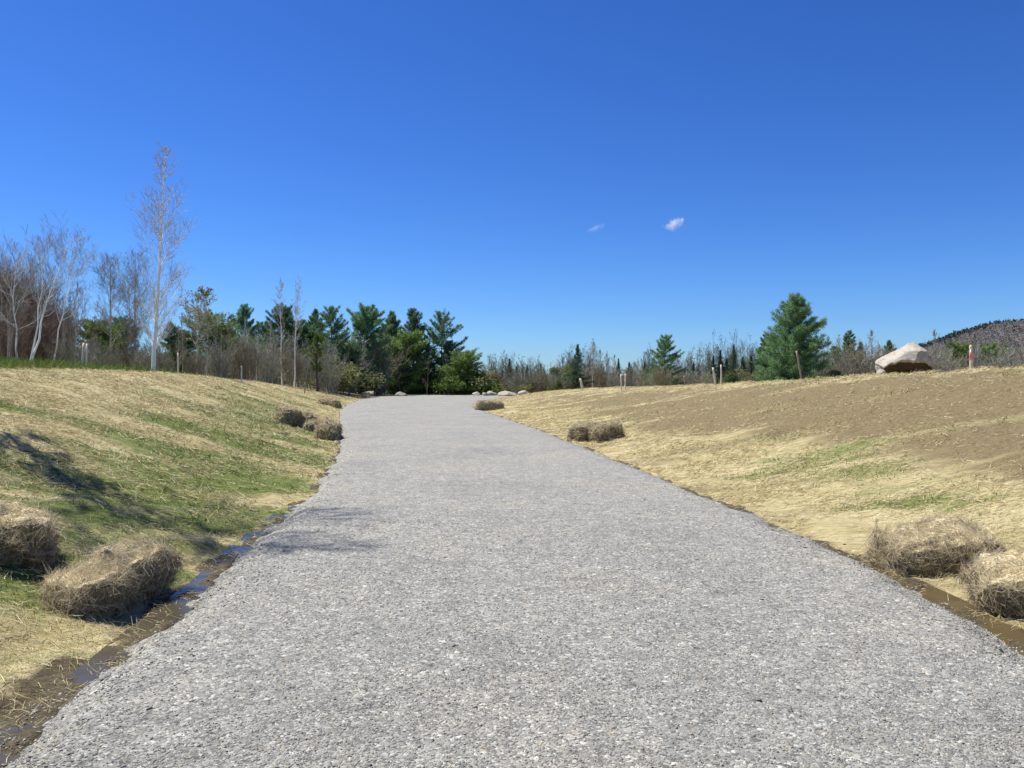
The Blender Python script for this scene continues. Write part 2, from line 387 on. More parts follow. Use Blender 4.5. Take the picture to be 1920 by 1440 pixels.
# ------------------------------------------------------------------ ribbons (straw, grass)
def ribbons(P, D, L, W, r, droop=.0, seg=2):
    """thin stalks: base P, direction D, length L, width W"""
    n = len(P); ref = r.normal(size=(n, 3)); S = unit(np.cross(D, ref)) * W[:, None] * .5
    ss = np.linspace(0, 1, seg + 1); bend = r.normal(size=(n, 3)) * .22 * L[:, None]
    rows = []
    for i, s in enumerate(ss):
        c = P + D * (L * s)[:, None] + bend * (s * s); c[:, 2] -= droop * L * s * s
        tp = 1 - .6 * s
        rows += [c - S * tp, c + S * tp]
    V = np.stack(rows, 1); k = 2 * (seg + 1)
    b = (np.arange(n) * k)[:, None]
    Q = np.concatenate([np.stack([b[:, 0] + 2 * i, b[:, 0] + 2 * i + 1, b[:, 0] + 2 * i + 3, b[:, 0] + 2 * i + 2], 1) for i in range(seg)])
    return V.reshape(-1, 3), Q

def scatter(n, r, dmin, dmax, umax, p=1.0):
    d = dmin * (dmax / dmin) ** (r.random(n) ** p); side = r.random(n) < .5
    u = (umax + .35) * r.random(n) ** .9 - .35
    X = np.where(side, XL(d) - u, XR(d) + u)
    k = (np.abs(X / d) < .70)
    return X[k], d[k], u[k], side[k]

def make_straw():
    r = R_(11)
    X, Y, u, left = scatter(900000, r, 3.2, 110, 11.5)
    g, s, m = masks(X, Y)
    tuft = fbm(X * 1.6, Y * 1.6, 131, 3)
    pr = np.clip((1 - .93 * s) * (1 - .5 * g) * (1 - .55 * m) * sstep(.28, .6, tuft) + .02, 0, 1)
    pr = np.where(left & (u > WL(Y) + 1), pr * .1, pr)
    pr = np.where(u < .12, .16 * (u + .4), pr)
    k = (r.random(len(X)) < pr) & (u > -.35); X, Y, u, left = X[k], Y[k], u[k], left[k]; n = len(X)
    Z = np.where(u < .45, np.maximum(terrain(X, Y), road_z(X, Y)), terrain(X, Y)) + .004 + .05 * r.random(n) ** 2 * np.clip(u, 0, 1)
    sgn = np.where(left, -1, 1)
    ang = np.where(left, math.pi * .80, math.pi * .20) + r.normal(0, .85, n) + np.where(r.random(n) < .5, math.pi, 0)
    slope = np.where(left, HL(Y) / WL(Y), HR(Y) / WR(Y)) * sgn
    D = np.stack([np.cos(ang), np.sin(ang), slope * np.cos(ang) + np.abs(r.normal(0, .16, n))], -1); D = unit(D)
    L = r.uniform(.04, .17, n) * np.clip(Y / 9, .8, 1.2) * (1 - .5 * s[k]); W = r.uniform(.0022, .0042, n) * np.clip(Y / 5, .9, 5)
    V, Q = ribbons(np.stack([X, Y, Z], -1), D, L, W, r, .12)
    tag(link('straw', mesh('straw', V, Q, mats=[M['straw']])), 'dry tan straw mulch lying over both banks of the road', 'straw', kind='stuff')
make_straw()

def make_grass():
    r = R_(12)
    X, Y, u, left = scatter(520000, r, 3.2, 62, 13)
    g, s, m = masks(X, Y)
    tuft = fbm(X * 2.2, Y * 2.2, 141, 3)
    k = (r.random(len(X)) < np.clip((g - .12), 0, 1) * np.where(left & (u > WL(Y) + .6), 1.3, sstep(.3, .6, tuft) * .9)) & (u > .15)
    X, Y, u, left = X[k], Y[k], u[k], left[k]; n = len(X)
    top = left & (u > WL(Y) + .8)
    D = unit(np.stack([r.normal(0, .55, n), r.normal(0, .55, n), np.full(n, 1.0) * np.where(top, 1.3, .75)], -1))
    L = r.uniform(.03, .085, n) * np.clip(Y / 9, .8, 1.6) * np.where(top, 3.2, 1); W = r.uniform(.0022, .0045, n) * np.clip(Y / 5, .9, 6)
    V, Q = ribbons(np.stack([X, Y, terrain(X, Y) - .005], -1), D, L, W, r, .25)
    tag(link('grass', mesh('grass', V, Q, mats=[M['grass']])), 'short new green grass coming up through the straw', 'grass', kind='stuff')
make_grass()

def spot(px, py, guess=None):
    """where the sight line through a photo pixel meets the ground"""
    d = np.arange(2.5, 140, .02); X = (px - 960) / F * d; Z = CAMZ - (py - 720) / F * d
    hit = np.nonzero(terrain(X, d, False) > Z)[0]
    i = hit[0] if len(hit) else -1
    return float(X[i]), float(d[i]), float(terrain(X[i:i + 1] if i >= 0 else X[-1:], d[i:i + 1] if i >= 0 else d[-1:])[0])

def onground(px, d):
    x = (px - 960) / F * d; return x, d, float(terrain(np.array([x]), np.array([d]))[0])

# ------------------------------------------------------------------ hay bales
def bale(px, py, size, rz, tilt, label, seed, strands=2600, dark=.35, lump=.06, sw=1.0, dz=0.0, scal=1.0):
    far = sw > 1; scal = 1.5 if far else 1.0; sw = sw * (1.5 if far else 1)
    r = R_(seed); sx, sy, sz = [s * .5 for s in size]
    n = 22; g = np.linspace(-1, 1, n)
    A, B = np.meshgrid(g, g, indexing='ij'); one = np.ones_like(A)
    faces = [(A, B, one), (A, -B, -one), (A, -one, B), (A, one, -B), (one, A, B), (-one, -A, B)]
    Vs = []; Qs = []; off = 0; idx = np.arange(n * n).reshape(n, n)
    qf = np.stack([idx[:-1, :-1], idx[1:, :-1], idx[1:, 1:], idx[:-1, 1:]], -1).reshape(-1, 4)
    for f in faces:
        Vs.append(np.stack(f, -1).reshape(-1, 3)); Qs.append(qf + off); off += n * n
    P = np.concatenate(Vs)
    p = 6.0; nrm = (np.abs(P) ** p).sum(1) ** (1 / p); S = P / nrm[:, None]
    def shape(S):
        q = S * np.array([sx, sy, sz])
        f = 3.2 / max(size)
        nn = fbm(S[:, 0] * 2.1 + S[:, 2] * 1.7 + seed, S[:, 1] * 2.1 - S[:, 2] * 1.3, seed, 3) - .5
        n2 = fbm(S[:, 0] * 6 + S[:, 2] * 5 + seed, S[:, 1] * 6 - S[:, 2] * 4, seed + 3, 2) - .5
        q = q + unit(S) * (nn * lump * 3.2 + n2 * lump * 1.0)[:, None]
        # slumped: wider at the foot, sagging towards one end
        k = (S[:, 2] + 1) * .5
        q[:, 0] *= 1.10 - .16 * k; q[:, 1] *= 1.10 - .16 * k
        q[:, 2] -= (.10 * sz) * (S[:, 0] * math.sin(seed) + 1) * k
        return q
    V = shape(S)
    # strands
    ns = strands; a = r.normal(size=(ns, 3)); a /= (np.abs(a) ** p).sum(1)[:, None] ** (1 / p)
    a[:, 2] = np.where(r.random(ns) < .25, np.abs(a[:, 2]), a[:, 2])
    Ps = shape(a); nv = unit(a ** 3 + .15 * a)
    tang = unit(np.cross(nv, r.normal(size=(ns, 3))))
    side = (np.abs(nv[:, 2]) < .5)
    D = unit(tang + nv * np.abs(r.normal(.02, .14, ns))[:, None] + np.array([0, 0, -.35]) * side[:, None])
    L = r.uniform(.04, .16, ns) * scal; W = r.uniform(.0022, .0042, ns) * sw
    Vr, Qr = ribbons(Ps + nv * (.008 * r.random(ns))[:, None], D, L, W, r, .10)
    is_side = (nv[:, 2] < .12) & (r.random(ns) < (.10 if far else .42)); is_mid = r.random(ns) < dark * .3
    body_i = np.concatenate([np.full(len(q), 1 if f_ == 0 else 2) for f_, q in enumerate(Qs)])  # side faces take the dark body: rotten hay plus painted shade
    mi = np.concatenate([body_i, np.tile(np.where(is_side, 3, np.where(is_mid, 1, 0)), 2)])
    Q = np.concatenate(Qs + [Qr + len(V)])
    AV = np.concatenate([V, Vr]);
    # body seams closed by merging doubles is not needed: strands cover the edges
    x, y, z = spot(px, py)
    me = mesh('hay_bale', AV, Q, mats=[M['hay'], M['oldshadebody' if far else 'haybody'], M['oldshadebody'], M['haydark']], midx=mi)
    o = link('hay_bale', me, loc=(x, y, z + sz * .80 + dz)); o.rotation_euler = (tilt[0], tilt[1], rz)
    tag(o, label, 'hay bale', 'old hay bales beside the road')
    return o
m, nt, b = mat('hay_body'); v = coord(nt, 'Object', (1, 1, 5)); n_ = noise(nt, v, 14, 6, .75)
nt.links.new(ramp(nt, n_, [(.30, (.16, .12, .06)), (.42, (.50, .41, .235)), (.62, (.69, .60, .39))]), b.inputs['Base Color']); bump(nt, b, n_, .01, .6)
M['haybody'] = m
m, nt, b = mat('old_shaded_hay_body'); v = coord(nt, 'Object', (1, 1, 3)); n_ = noise(nt, v, 9, 6, .8)
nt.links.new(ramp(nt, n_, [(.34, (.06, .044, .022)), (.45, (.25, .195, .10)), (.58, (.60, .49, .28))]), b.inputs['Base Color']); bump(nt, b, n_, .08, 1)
M['oldshadebody'] = m  # old hay of far bales, also near bale sides with shade painted in
rad = math.radians
bale(-22, 1040, (.85, .60, .36), rad(28), (.10, .16), 'hay bale cut off by the left edge of the photo', 101, 12000, .08, .08)
bale(206, 1108, (.96, .50, .34), rad(73), (.04, -.24), 'broken hay bale beside the brown ditch water in the left foreground', 102, 22000, .02, .085)
bale(541, 797, (.62, .55, .55), rad(40), (0, .1), 'upright hay clump at upper end of the heaped bales left of road', 103, 3200, .4, .08, 3)
bale(570, 803, (.85, .5, .5), rad(120), (.1, .1), 'darker slumped hay bale second in the heap left of the road', 104, 3200, .6, .10, 3)
bale(596, 812, (.9, .55, .45), rad(20), (0, -.05), 'low hay bale third in the heap left of the road', 105, 3200, .3, .09, 3)
bale(616, 823, (.75, .55, .50), rad(80), (0, .1), 'hay bale at the gravel edge ending the heap left of the road', 106, 3200, .5, .10, 3)
bale(618, 762, (1.5, .7, .6), rad(-28), (0, .1), 'small far hay bale alone on the left bank where road bends', 107, 2800, .4, .08, 5)
bale(918, 769, (1.62, .8, .62), rad(12), (0, 0), 'squared hay bale at the far right gravel edge near the boulders', 108, 3200, .5, .06, 5)
bale(1096, 824, (.80, .62, .48), rad(35), (0, -.25), 'hay bale with dark ribbed end, left one of two midway up right verge', 109, 3200, .55, .08, 3)
bale(1134, 822, (.85, .55, .46), rad(20), (0, -.2), 'pale hay bale, right one of two lying midway up right verge', 110, 3200, .3, .09, 3)
bale(1752, 1052, (.96, .55, .30), rad(6), (.26, -.06), 'matted hay bale with dark front standing by right ditch water', 111, 20000, .06, .08)
bale(1968, 1122, (1.0, .62, .36), rad(-24), (.22, -.1), 'hay bale with shaded black side cut by right photo edge', 112, 16000, .12, .085)

# ------------------------------------------------------------------ rocks
def icos(sub):
    import bmesh
    bm = bmesh.new(); bmesh.ops.create_icosphere(bm, subdivisions=sub, radius=1)
    V = np.array([v.co[:] for v in bm.verts]); T = np.array([[v.index for v in f.verts] for f in bm.faces]); bm.free(); return V, T
def rock_material(name, pale, dirt_shade, lo, hi):
    m, nt, b = mat(name, .9)
    v = coord(nt, 'Object'); n1 = noise(nt, v, 3.5, 8, .65); n2 = noise(nt, v, 22, 4, .6)
    c = ramp(nt, n1, [(.3, tuple(x * .62 for x in pale)), (.5, pale), (.75, tuple(min(.85, x * 1.2) for x in pale))])
    c = mix(nt, .5, c, ramp(nt, n2, [(.35, (.6, .6, .6)), (.6, (1.1, 1.1, 1.1))]), 'MULTIPLY')
    at = nt.nodes.new('ShaderNodeAttribute'); at.attribute_name = 'dirt_shade'
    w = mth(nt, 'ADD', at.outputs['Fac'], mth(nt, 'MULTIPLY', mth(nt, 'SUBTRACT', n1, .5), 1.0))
    c = mix(nt, ramp(nt, w, [(.45, (0, 0, 0)), (.55, (1, 1, 1))]), c, ramp(nt, n2, [(.3, tuple(x * .6 for x in dirt_shade)), (.7, dirt_shade)]))
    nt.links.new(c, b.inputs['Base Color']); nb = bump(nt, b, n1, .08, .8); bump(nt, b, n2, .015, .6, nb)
    return m
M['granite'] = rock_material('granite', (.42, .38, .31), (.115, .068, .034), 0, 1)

def rock(px, d, w, h, dep, seed, label, group=None, cuts=9, rz=0, sink=.12, name='boulder'):
    r = R_(seed); V, T = icos(4)
    V = V * (1 + .10 * (fbm(V[:, 0] * 1.8 + seed, V[:, 1] * 1.8 + V[:, 2] * 1.4, seed, 3) - .5)[:, None] * 2)
    for i in range(cuts):
        nn = unit(r.normal(size=3)); dd = r.uniform(.55, .82)
        s = V @ nn - dd; V = V - np.where(s > 0, s, 0)[:, None] * nn * .95
    V[:, 2] = np.where(V[:, 2] < -.35, -.35 + (V[:, 2] + .35) * .2, V[:, 2])
    V = (V - V.min(0)) / (V.max(0) - V.min(0)) - np.array([.5, .5, 0]); V = V * np.array([w, dep, h])
    x, y, z = onground(px, d); z = max(z, float(road_z(np.array([x]), np.array([y]))[0])) if XL(y) < x < XR(y) else z
    me = mesh(name, V, tris=T, mats=[M['granite']], smooth=False, attrs={'dirt_shade': np.clip(.35 - V[:, 2] / h, 0, 1) * .8})
    o = link(name, me, loc=(x, y, z - h * sink)); o.rotation_euler[2] = rz
    return tag(o, label, 'boulder', group)

def big_boulder():
    d = 26.0; V, T = icos(5); r = R_(77)
    # outline seen from the road: long low tail on the left, peak right of centre, steep right side
    V = V.copy(); S = V.copy()
    for nn, dd in (((-.62, -.25, .74), .60), ((.93, -.1, .35), .70), ((.30, -.5, .80), .74), ((-.2, .7, .7), .7), ((-.3, -.88, .35), .72), ((.5, -.85, .1), .74), ((-.95, 0, -.1), .86), ((.1, .95, .2), .7)):
        nn = unit(np.array(nn)); s = V @ nn - dd; V = V - np.where(s > 0, s, 0)[:, None] * nn * .93
    nz = fbm(S[:, 0] * 2 + S[:, 2], S[:, 1] * 2 - S[:, 2] * 1.5, 5, 4) - .5
    V = V * (1 + .14 * nz + .05 * np.abs(fbm(S[:, 0] * 6, S[:, 2] * 6 + S[:, 1] * 4, 15, 3) - .5))[:, None]
    lo, hi = V.min(0), V.max(0); V = (V - lo) / (hi - lo) - np.array([.5, .5, 0])
    X, Y, Z = V[:, 0] * 1.74, V[:, 1] * 1.35, V[:, 2]
    top = 1.24 * np.interp(X / 1.74, [-.5, -.42, -.3, -.15, -.02, .08, .2, .3, .4, .5], [.46, .57, .66, .77, .87, .97, 1.0, .93, .76, .45])
    b_ = np.clip(((X / 1.74 + .5) * 24).astype(int), 0, 23); em = np.array([max(Z[b_ == q].max() if (b_ == q).any() else .1, .1) for q in range(24)])
    em = np.interp(X / 1.74 * 24 + 12, np.arange(24) + .5, np.convolve(np.pad(em, 1, 'edge'), [.25, .5, .25], 'valid')); Z = Z / em * top * 1.0
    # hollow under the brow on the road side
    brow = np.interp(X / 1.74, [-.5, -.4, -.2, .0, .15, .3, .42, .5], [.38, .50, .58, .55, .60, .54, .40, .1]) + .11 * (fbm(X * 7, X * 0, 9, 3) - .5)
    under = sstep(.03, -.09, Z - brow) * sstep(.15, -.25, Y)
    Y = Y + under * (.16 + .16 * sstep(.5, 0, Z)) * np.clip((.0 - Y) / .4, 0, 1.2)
    dirt_shade = under * (Y < .15)  # brown dirt in the hollow, with the brow's shade painted into it
    me = mesh('boulder', np.stack([X, Y, Z - .06], -1), tris=T, mats=[M['granite']], attrs={'dirt_shade': dirt_shade})
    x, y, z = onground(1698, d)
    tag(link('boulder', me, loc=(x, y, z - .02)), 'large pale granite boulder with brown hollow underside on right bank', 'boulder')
big_boulder()
lg = 'pale boulders along the gravel lot edge'
rock(690, 104, 1.6, .75, 1.3, 201, 'slanted pale rock leftmost at the end of the gravel road', lg)
rock(752, 106, 1.6, .65, 1.2, 202, 'flat whitish rock before the bright green bush at lot edge', lg)
rock(893, 112, 1.2, .6, 1.0, 203, 'small white rock leftmost of the row on the lot right side', lg)
rock(911, 110, 1.0, .5, .9, 204, 'tiny low grey rock second in row right of lot', lg)
rock(922, 111, 1.5, .75, 1.1, 205, 'grey peaked rock just left of the long boulder in row', lg)
rock(951, 108, 2.6, .8, 1.6, 206, 'long grey boulder largest of the row on right of lot', lg)
rock(982, 109, 1.6, .7, 1.2, 207, 'pale rock last of the row where lot meets right bank', lg)
rock(1652, 25.2, .28, .24, .25, 208, 'small grey stone at the left foot of the big boulder', cuts=6)

# ------------------------------------------------------------------ stakes
def stake(px, d, h, w, label, lean=(0, 0), mt='wood', ribbon=False, cat='stake', group='wooden stakes on the banks', name='wooden_stake'):
    x, y, z = onground(px, d); n = 7
    zz = np.linspace(-.15, h, n); w = w * .78; ring = np.array([(-1, -.6), (1, -.6), (1, .6), (-1, .6)]) * w * .5
    V = []
    r = R_(int(px)); j = r.normal(0, w * .05, (n, 4, 2))
    for i, t in enumerate(zz):
        k = 1.0 if i else .4
        for q in range(4): V.append((ring[q, 0] * k + j[i, q, 0] + lean[0] * t, ring[q, 1] * k + j[i, q, 1] + lean[1] * t, t))
    Q = [(i * 4 + q, i * 4 + (q + 1) % 4, (i + 1) * 4 + (q + 1) % 4, (i + 1) * 4 + q) for i in range(n - 1) for q in range(4)] + [((n - 1) * 4, (n - 1) * 4 + 1, (n - 1) * 4 + 2, (n - 1) * 4 + 3)]
    o = link(name, mesh(name, V, Q, mats=[M[mt]]), loc=(x, y, z)); tag(o, label, cat, group)
    if ribbon:
        P = []; Qr = []; k = 14
        def loop(z0, rad_, hh):
            b0 = len(P)
            for i in range(k):
                a = i / k * 6.283; rr = rad_ * (1 + .18 * math.sin(3 * a + z0 * 40))
                P.append((rr * math.cos(a) + lean[0] * z0, rr * math.sin(a) * .8, z0)); P.append((rr * math.cos(a) * .95 + lean[0] * z0, rr * math.sin(a) * .75, z0 + hh))
            for i in range(k): Qr.append((b0 + 2 * i, b0 + 2 * ((i + 1) % k), b0 + 2 * ((i + 1) % k) + 1, b0 + 2 * i + 1))
        loop(h * .62, w * .78, .06); loop(h * .70, w * .80, .09); loop(h * .82, w * .78, .04)
        for s, q in ((.15, 1), (.05, -1)):      # loose tails
            b0 = len(P)
            for i in range(6):
                t = i / 5; P.append((q * w * .45, -.05, h * .74 - t * .20)); P.append((q * (w * .75 + .03 * math.sin(t * 5)), -.05 - .03 * t, h * .74 - t * .17))
            for i in range(5): Qr.append((b0 + 2 * i, b0 + 2 * i + 1, b0 + 2 * i + 3, b0 + 2 * i + 2))
        link('ribbon', mesh('ribbon', P, Qr, mats=[M['ribbon']]), o)
        c = np.array([(-1, -1), (1, -1), (1, 1), (-1, 1)]) * w * .42
        V2 = [(a, b_ * .7, h - .005) for a, b_ in c] + [(a * 1.15, b_ * .8, h + .05) for a, b_ in c] + [(a * .5, b_ * .4, h + .10) for a, b_ in c]
        Q2 = [(i * 4 + q, i * 4 + (q + 1) % 4, (i + 1) * 4 + (q + 1) % 4, (i + 1) * 4 + q) for i in range(2) for q in range(4)] + [(8, 9, 10, 11)]
        link('splintered_top', mesh('splintered_top', V2, Q2, mats=[M['wood']]), o)
    return o
stake(153.5, 34, 1.25, .10, 'pale wooden stake, left one of a pair above the left bank', (.07, 0))
stake(163, 34.2, 1.22, .09, 'tan wooden stake, right one of a pair above the left bank', (.0, 0))
stake(334, 40, 1.15, .08, 'thin wooden stake just right of the tall white birch', (0, 0))
stake(453, 50, 1.0, .09, 'thin pale stake below the leftmost pine on left bank', (0, 0))
stake(571, 62, .95, .10, 'short brown stake before the grey brush on left bank', (.05, 0), 'pinewood')
stake(1093, 62, .98, .20, 'pale leaning stake below the dark spruce on right bank', (-.22, 0))
stake(1165, 50, 1.02, .11, 'whitish stake, left one of a close pair left of lone pine', (-.02, 0))
stake(1172, 50.3, 1.02, .11, 'whitish stake, right one of a close pair left of lone pine', (.02, 0))
stake(1342, 38, .92, .10, 'shorter leaning stake of the pair left of the big pine', (-.14, 0))
stake(1352, 38.2, 1.0, .09, 'taller upright stake of the pair left of the big pine', (.0, 0))
stake(1284, 44, .55, .07, 'short pinkish stake right of the lone pine on bank crest', (-.05, 0), 'pinewood')
stake(1503, 31, 1.15, .075, 'thin leaning tan stake in front of the big pine', (-.17, 0), 'pinewood')
stake(1820, 22.5, .80, .085, 'wooden stake tied with pink ribbon right of the big boulder', (.02, 0), 'wood', True)

# ------------------------------------------------------------------ trees
def tubes(P, R, s):
    n, k, _ = P.shape
    T = np.empty_like(P); T[:, 1:-1] = P[:, 2:] - P[:, :-2]; T[:, 0] = P[:, 1] - P[:, 0]; T[:, -1] = P[:, -1] - P[:, -2]; T = unit(T)
    ref = np.where(np.abs(T[:, :1, 2:3]) > .8, np.array([1., .1, 0]), np.array([.1, 0, 1.]))
    A = unit(np.cross(T, np.broadcast_to(ref, T.shape))); B = np.cross(T, A)
    a = np.arange(s) / s * 2 * np.pi
    V = P[:, :, None] + R[:, :, None, None] * (A[:, :, None] * np.cos(a)[None, None, :, None] + B[:, :, None] * np.sin(a)[None, None, :, None])
    idx = np.arange(n * k * s).reshape(n, k, s); nx = np.roll(idx, -1, 2)
    Q = np.stack([idx[:, :-1], nx[:, :-1], nx[:, 1:], idx[:, 1:]], -1).reshape(-1, 4)
    return V.reshape(-1, 3), Q

def join(parts):
    Vs, Qs, o = [], [], 0
    for V, Q in parts: Vs.append(V); Qs.append(Q + o); o += len(V)
    return np.concatenate(Vs), np.concatenate(Qs)

def at_t(P, i, t):
    k = P.shape[1] - 1; f = t * k; j = np.minimum(f.astype(int), k - 1); w = (f - j)[:, None]
    return P[i, j] * (1 - w) + P[i, j + 1] * w, unit(P[i, j + 1] - P[i, j])

def spawn(P, R, n, t0, t1, ang, length, k, r, up=.15, rr=.5, jit=.06, rmin=.003, tpow=1.0):
    N = len(P); i = np.repeat(np.arange(N), n); t = t0 + (t1 - t0) * r.random(len(i)) ** tpow
    pos, tan = at_t(P, i, t); perp = unit(np.cross(tan, r.normal(size=tan.shape)))
    a = ang[0] + (ang[1] - ang[0]) * r.random(len(i)); D = tan * np.cos(a)[:, None] + perp * np.sin(a)[:, None]
    PL = np.linalg.norm(np.diff(P, axis=1), axis=2).sum(1)[i]
    L = length(t) * PL * r.uniform(.6, 1.15, len(i)); s = np.linspace(0, 1, k)[None, :, None]
    Q = pos[:, None] + D[:, None] * (L[:, None, None] * s) + np.array([0, 0, up]) * (L[:, None, None] * s ** 2)
    Q = Q + np.cumsum(r.normal(size=Q.shape) * (jit * L / k)[:, None, None], 1) * (s > 0)
    fr = t * (R.shape[1] - 1); j = np.minimum(fr.astype(int), R.shape[1] - 2); pr = R[i, j] * (1 - (fr - j)) + R[i, j + 1] * (fr - j)
    Rn = np.maximum(pr * rr, rmin)[:, None] * np.linspace(1, .25, k)[None]
    return Q, np.maximum(Rn, rmin * .6)

def stem(H, r, lean=(0, 0), wob=.02, k=9, rad_=.1, base=(0, 0), z0=-.2, top=.12):
    t = np.linspace(0, 1, k); P = np.stack([base[0] + lean[0] * H * t, base[1] + lean[1] * H * t, z0 + (H - z0) * t], -1)
    w = np.cumsum(r.normal(0, wob * H / k ** .5, (k, 2)), 0); w -= w[:1]; P[:, :2] += w
    return P[None], (rad_ * (1 - t * (1 - top)) * (1 + .18 * np.exp(-t * 18)))[None]

def bare_tree(seed, H, rad_, n1=40, n2=8, n3=7, t0=.25, l1=.24, a1=(.5, .95), up=.25, lean=(0, 0), env=.7, stems=1, spread=0., wob=.02, trunk='birchbark', twig='twig', rmin=.006, l2=.42, l3=.5, buds=0, budmat='olive', budsize=.05, envf=None, bot=1.0, limb=.34):
    r = R_(seed); trunkparts = []; crown = []; bpos = []
    for s in range(stems):
        a = r.uniform(0, 6.28); ln = (lean[0] + spread * math.cos(a), lean[1] + spread * math.sin(a)) if stems > 1 else lean
        h = H * (1 if s == 0 else r.uniform(.65, .95)); P, Rr = stem(h, r, ln, wob, rad_=rad_ * (1 if s == 0 else .75), base=(r.normal(0, .12) * (stems > 1), r.normal(0, .12) * (stems > 1)))
        fn = envf or (lambda t: l1 * np.clip((1 - t) / (1 - t0), .04, 1) ** env * np.clip(.35 + (t - t0) * 3.2 * bot, .35, 1))
        P1, R1 = spawn(P, Rr, n1, t0, .98, a1, fn, 5, r, up, limb, .16, rmin)
        P2, R2 = spawn(P1, R1, n2, .2, 1, (.4, .95), lambda t: l2 * (1.15 - t * .6), 4, r, .16, .55, .16, rmin * .85)
        P3, R3 = spawn(P2, R2, n3, .15, 1, (.35, .9), lambda t: l3 * (1.1 - .5 * t), 3, r, .1, .7, .16, rmin * .7)
        trunkparts += [tubes(P, Rr, 8), tubes(P1, R1, 5)]; crown += [tubes(P2, R2, 3), tubes(P3, R3, 3)]
        if buds: bpos.append(P3[r.integers(0, len(P3), buds), r.integers(1, 3, buds)])
    V, Q = join(trunkparts); tm = mesh('trunk', V, Q, mats=[M[trunk]], smooth=True)
    V, Q = join(crown); cm = mesh('crown', V, Q, mats=[M[twig], M[budmat]])
    lm = None
    if buds:
        B = np.concatenate(bpos); lv, lt = leaf_tris(B, r, budsize); nq = len(Q)
        cm = mesh('crown', np.concatenate([V, lv]), Q, lt + len(V), mats=[M[twig], M[budmat]], midx=np.concatenate([np.zeros(nq), np.ones(len(lt))]))
    return tm, cm

def leaf_tris(B, r, size):
    n = len(B); D = unit(r.normal(size=(n, 3))); S = unit(np.cross(D, r.normal(size=(n, 3))))
    L = size * r.uniform(.6, 1.4, n)[:, None]
    V = np.stack([B - S * L * .45, B + S * L * .45, B + D * L], 1).reshape(-1, 3)
    return V, np.arange(3 * n).reshape(-1, 3)

def conifer(seed, H, W, whorl=.06, nb=6, base=.12, clusters=22, tri=8, tl=.25, tw=.048, droop=.12, tip=.22, env='pine', foliage='pine', trunk='darkbark', rad_=.16, irr=.35, lean=(0, 0), zfill=.2):
    r = R_(seed); P, Rr = stem(H, r, lean, .006, rad_=rad_, top=.08)
    ts = []; t = base
    while t < .985:
        for q in range(nb if t < .9 else max(3, nb - 2)): ts.append((t + r.normal(0, .008), q))
        t += whorl * (1.1 - .55 * t) * r.uniform(.75, 1.25)
    tt = np.clip(np.array([a for a, _ in ts]), 0, .985); n = len(tt); az = r.uniform(0, 6.283, n)
    if env == 'pine': e = np.interp(tt, [0, .12, .3, .55, .78, .9, 1], [.55, .8, 1, .86, .56, .36, .12])
    elif env == 'cone': e = np.interp(tt, [0, .08, .28, .5, .7, .88, 1], [.75, .95, 1, .82, .58, .33, .12])
    elif env == 'round': e = np.interp(tt, [0, .12, .3, .6, .85, .95, 1], [.7, .9, 1, .95, .72, .42, .15])
    else: e = np.clip((1 - tt), .02, 1) ** 1.1
    L = W * e * np.clip(r.normal(1, irr * .55, n), .35, 1.5)
    pos, tan = at_t(P, np.zeros(n, int), tt)
    el = (.05 + .75 * tt ** 2 if env != 'spire' else -.25 + .75 * tt) + r.normal(0, .1, n)
    D = np.stack([np.cos(az) * np.cos(el), np.sin(az) * np.cos(el), np.sin(el)], -1)
    s = np.linspace(0, 1, 5)[None, :, None]
    B = pos[:, None] + D[:, None] * L[:, None, None] * s; B[:, :, 2] += L[:, None] * (-droop * s[..., 0] + (droop + tip) * s[..., 0] ** 2.4 * .7)
    Rb = np.maximum(.02 * L / max(W, .1), .008)[:, None] * np.linspace(1, .3, 5)[None] * 2
    V, Q = join([tubes(P, Rr, 7), tubes(B, Rb, 3)]); tm = mesh('trunk', V, Q, mats=[M[trunk]], smooth=True)
    nc = np.maximum(3, (clusters * (L / W) ** 1.15).astype(int)); i = np.repeat(np.arange(n), nc); m = len(i)
    tb = zfill + (1.02 - zfill) * r.random(m) ** .75; c, tg = at_t(B, i, np.minimum(tb, 1))
    fan = (L[i] * .265 * (1.05 - tb) + .06)
    sidev = unit(np.cross(tg, np.array([0, 0, 1.])))
    c = c + sidev * (r.normal(0, .65, m) * fan)[:, None] + np.array([0, 0, 1.]) * (r.normal(0, .30, m) * fan)[:, None]
    up = .30 if env != 'spire' else -.15
    ci = np.repeat(np.arange(m), tri); mm = len(ci)
    d = unit(tg[ci] * .55 + r.normal(size=(mm, 3)) * .75 + np.array([0, 0, up]))
    sd = unit(np.cross(d, r.normal(size=(mm, 3)))); ll = tl * r.uniform(.6, 1.25, mm)[:, None]
    b0 = c[ci] + r.normal(size=(mm, 3)) * tl * .30
    V = np.stack([b0 - sd * tw * .5, b0 + sd * tw * .5, b0 + d * ll], 1).reshape(-1, 3)
    cm = mesh('crown', V, tris=np.arange(3 * mm).reshape(-1, 3), mats=[M[foliage]])
    return tm, cm

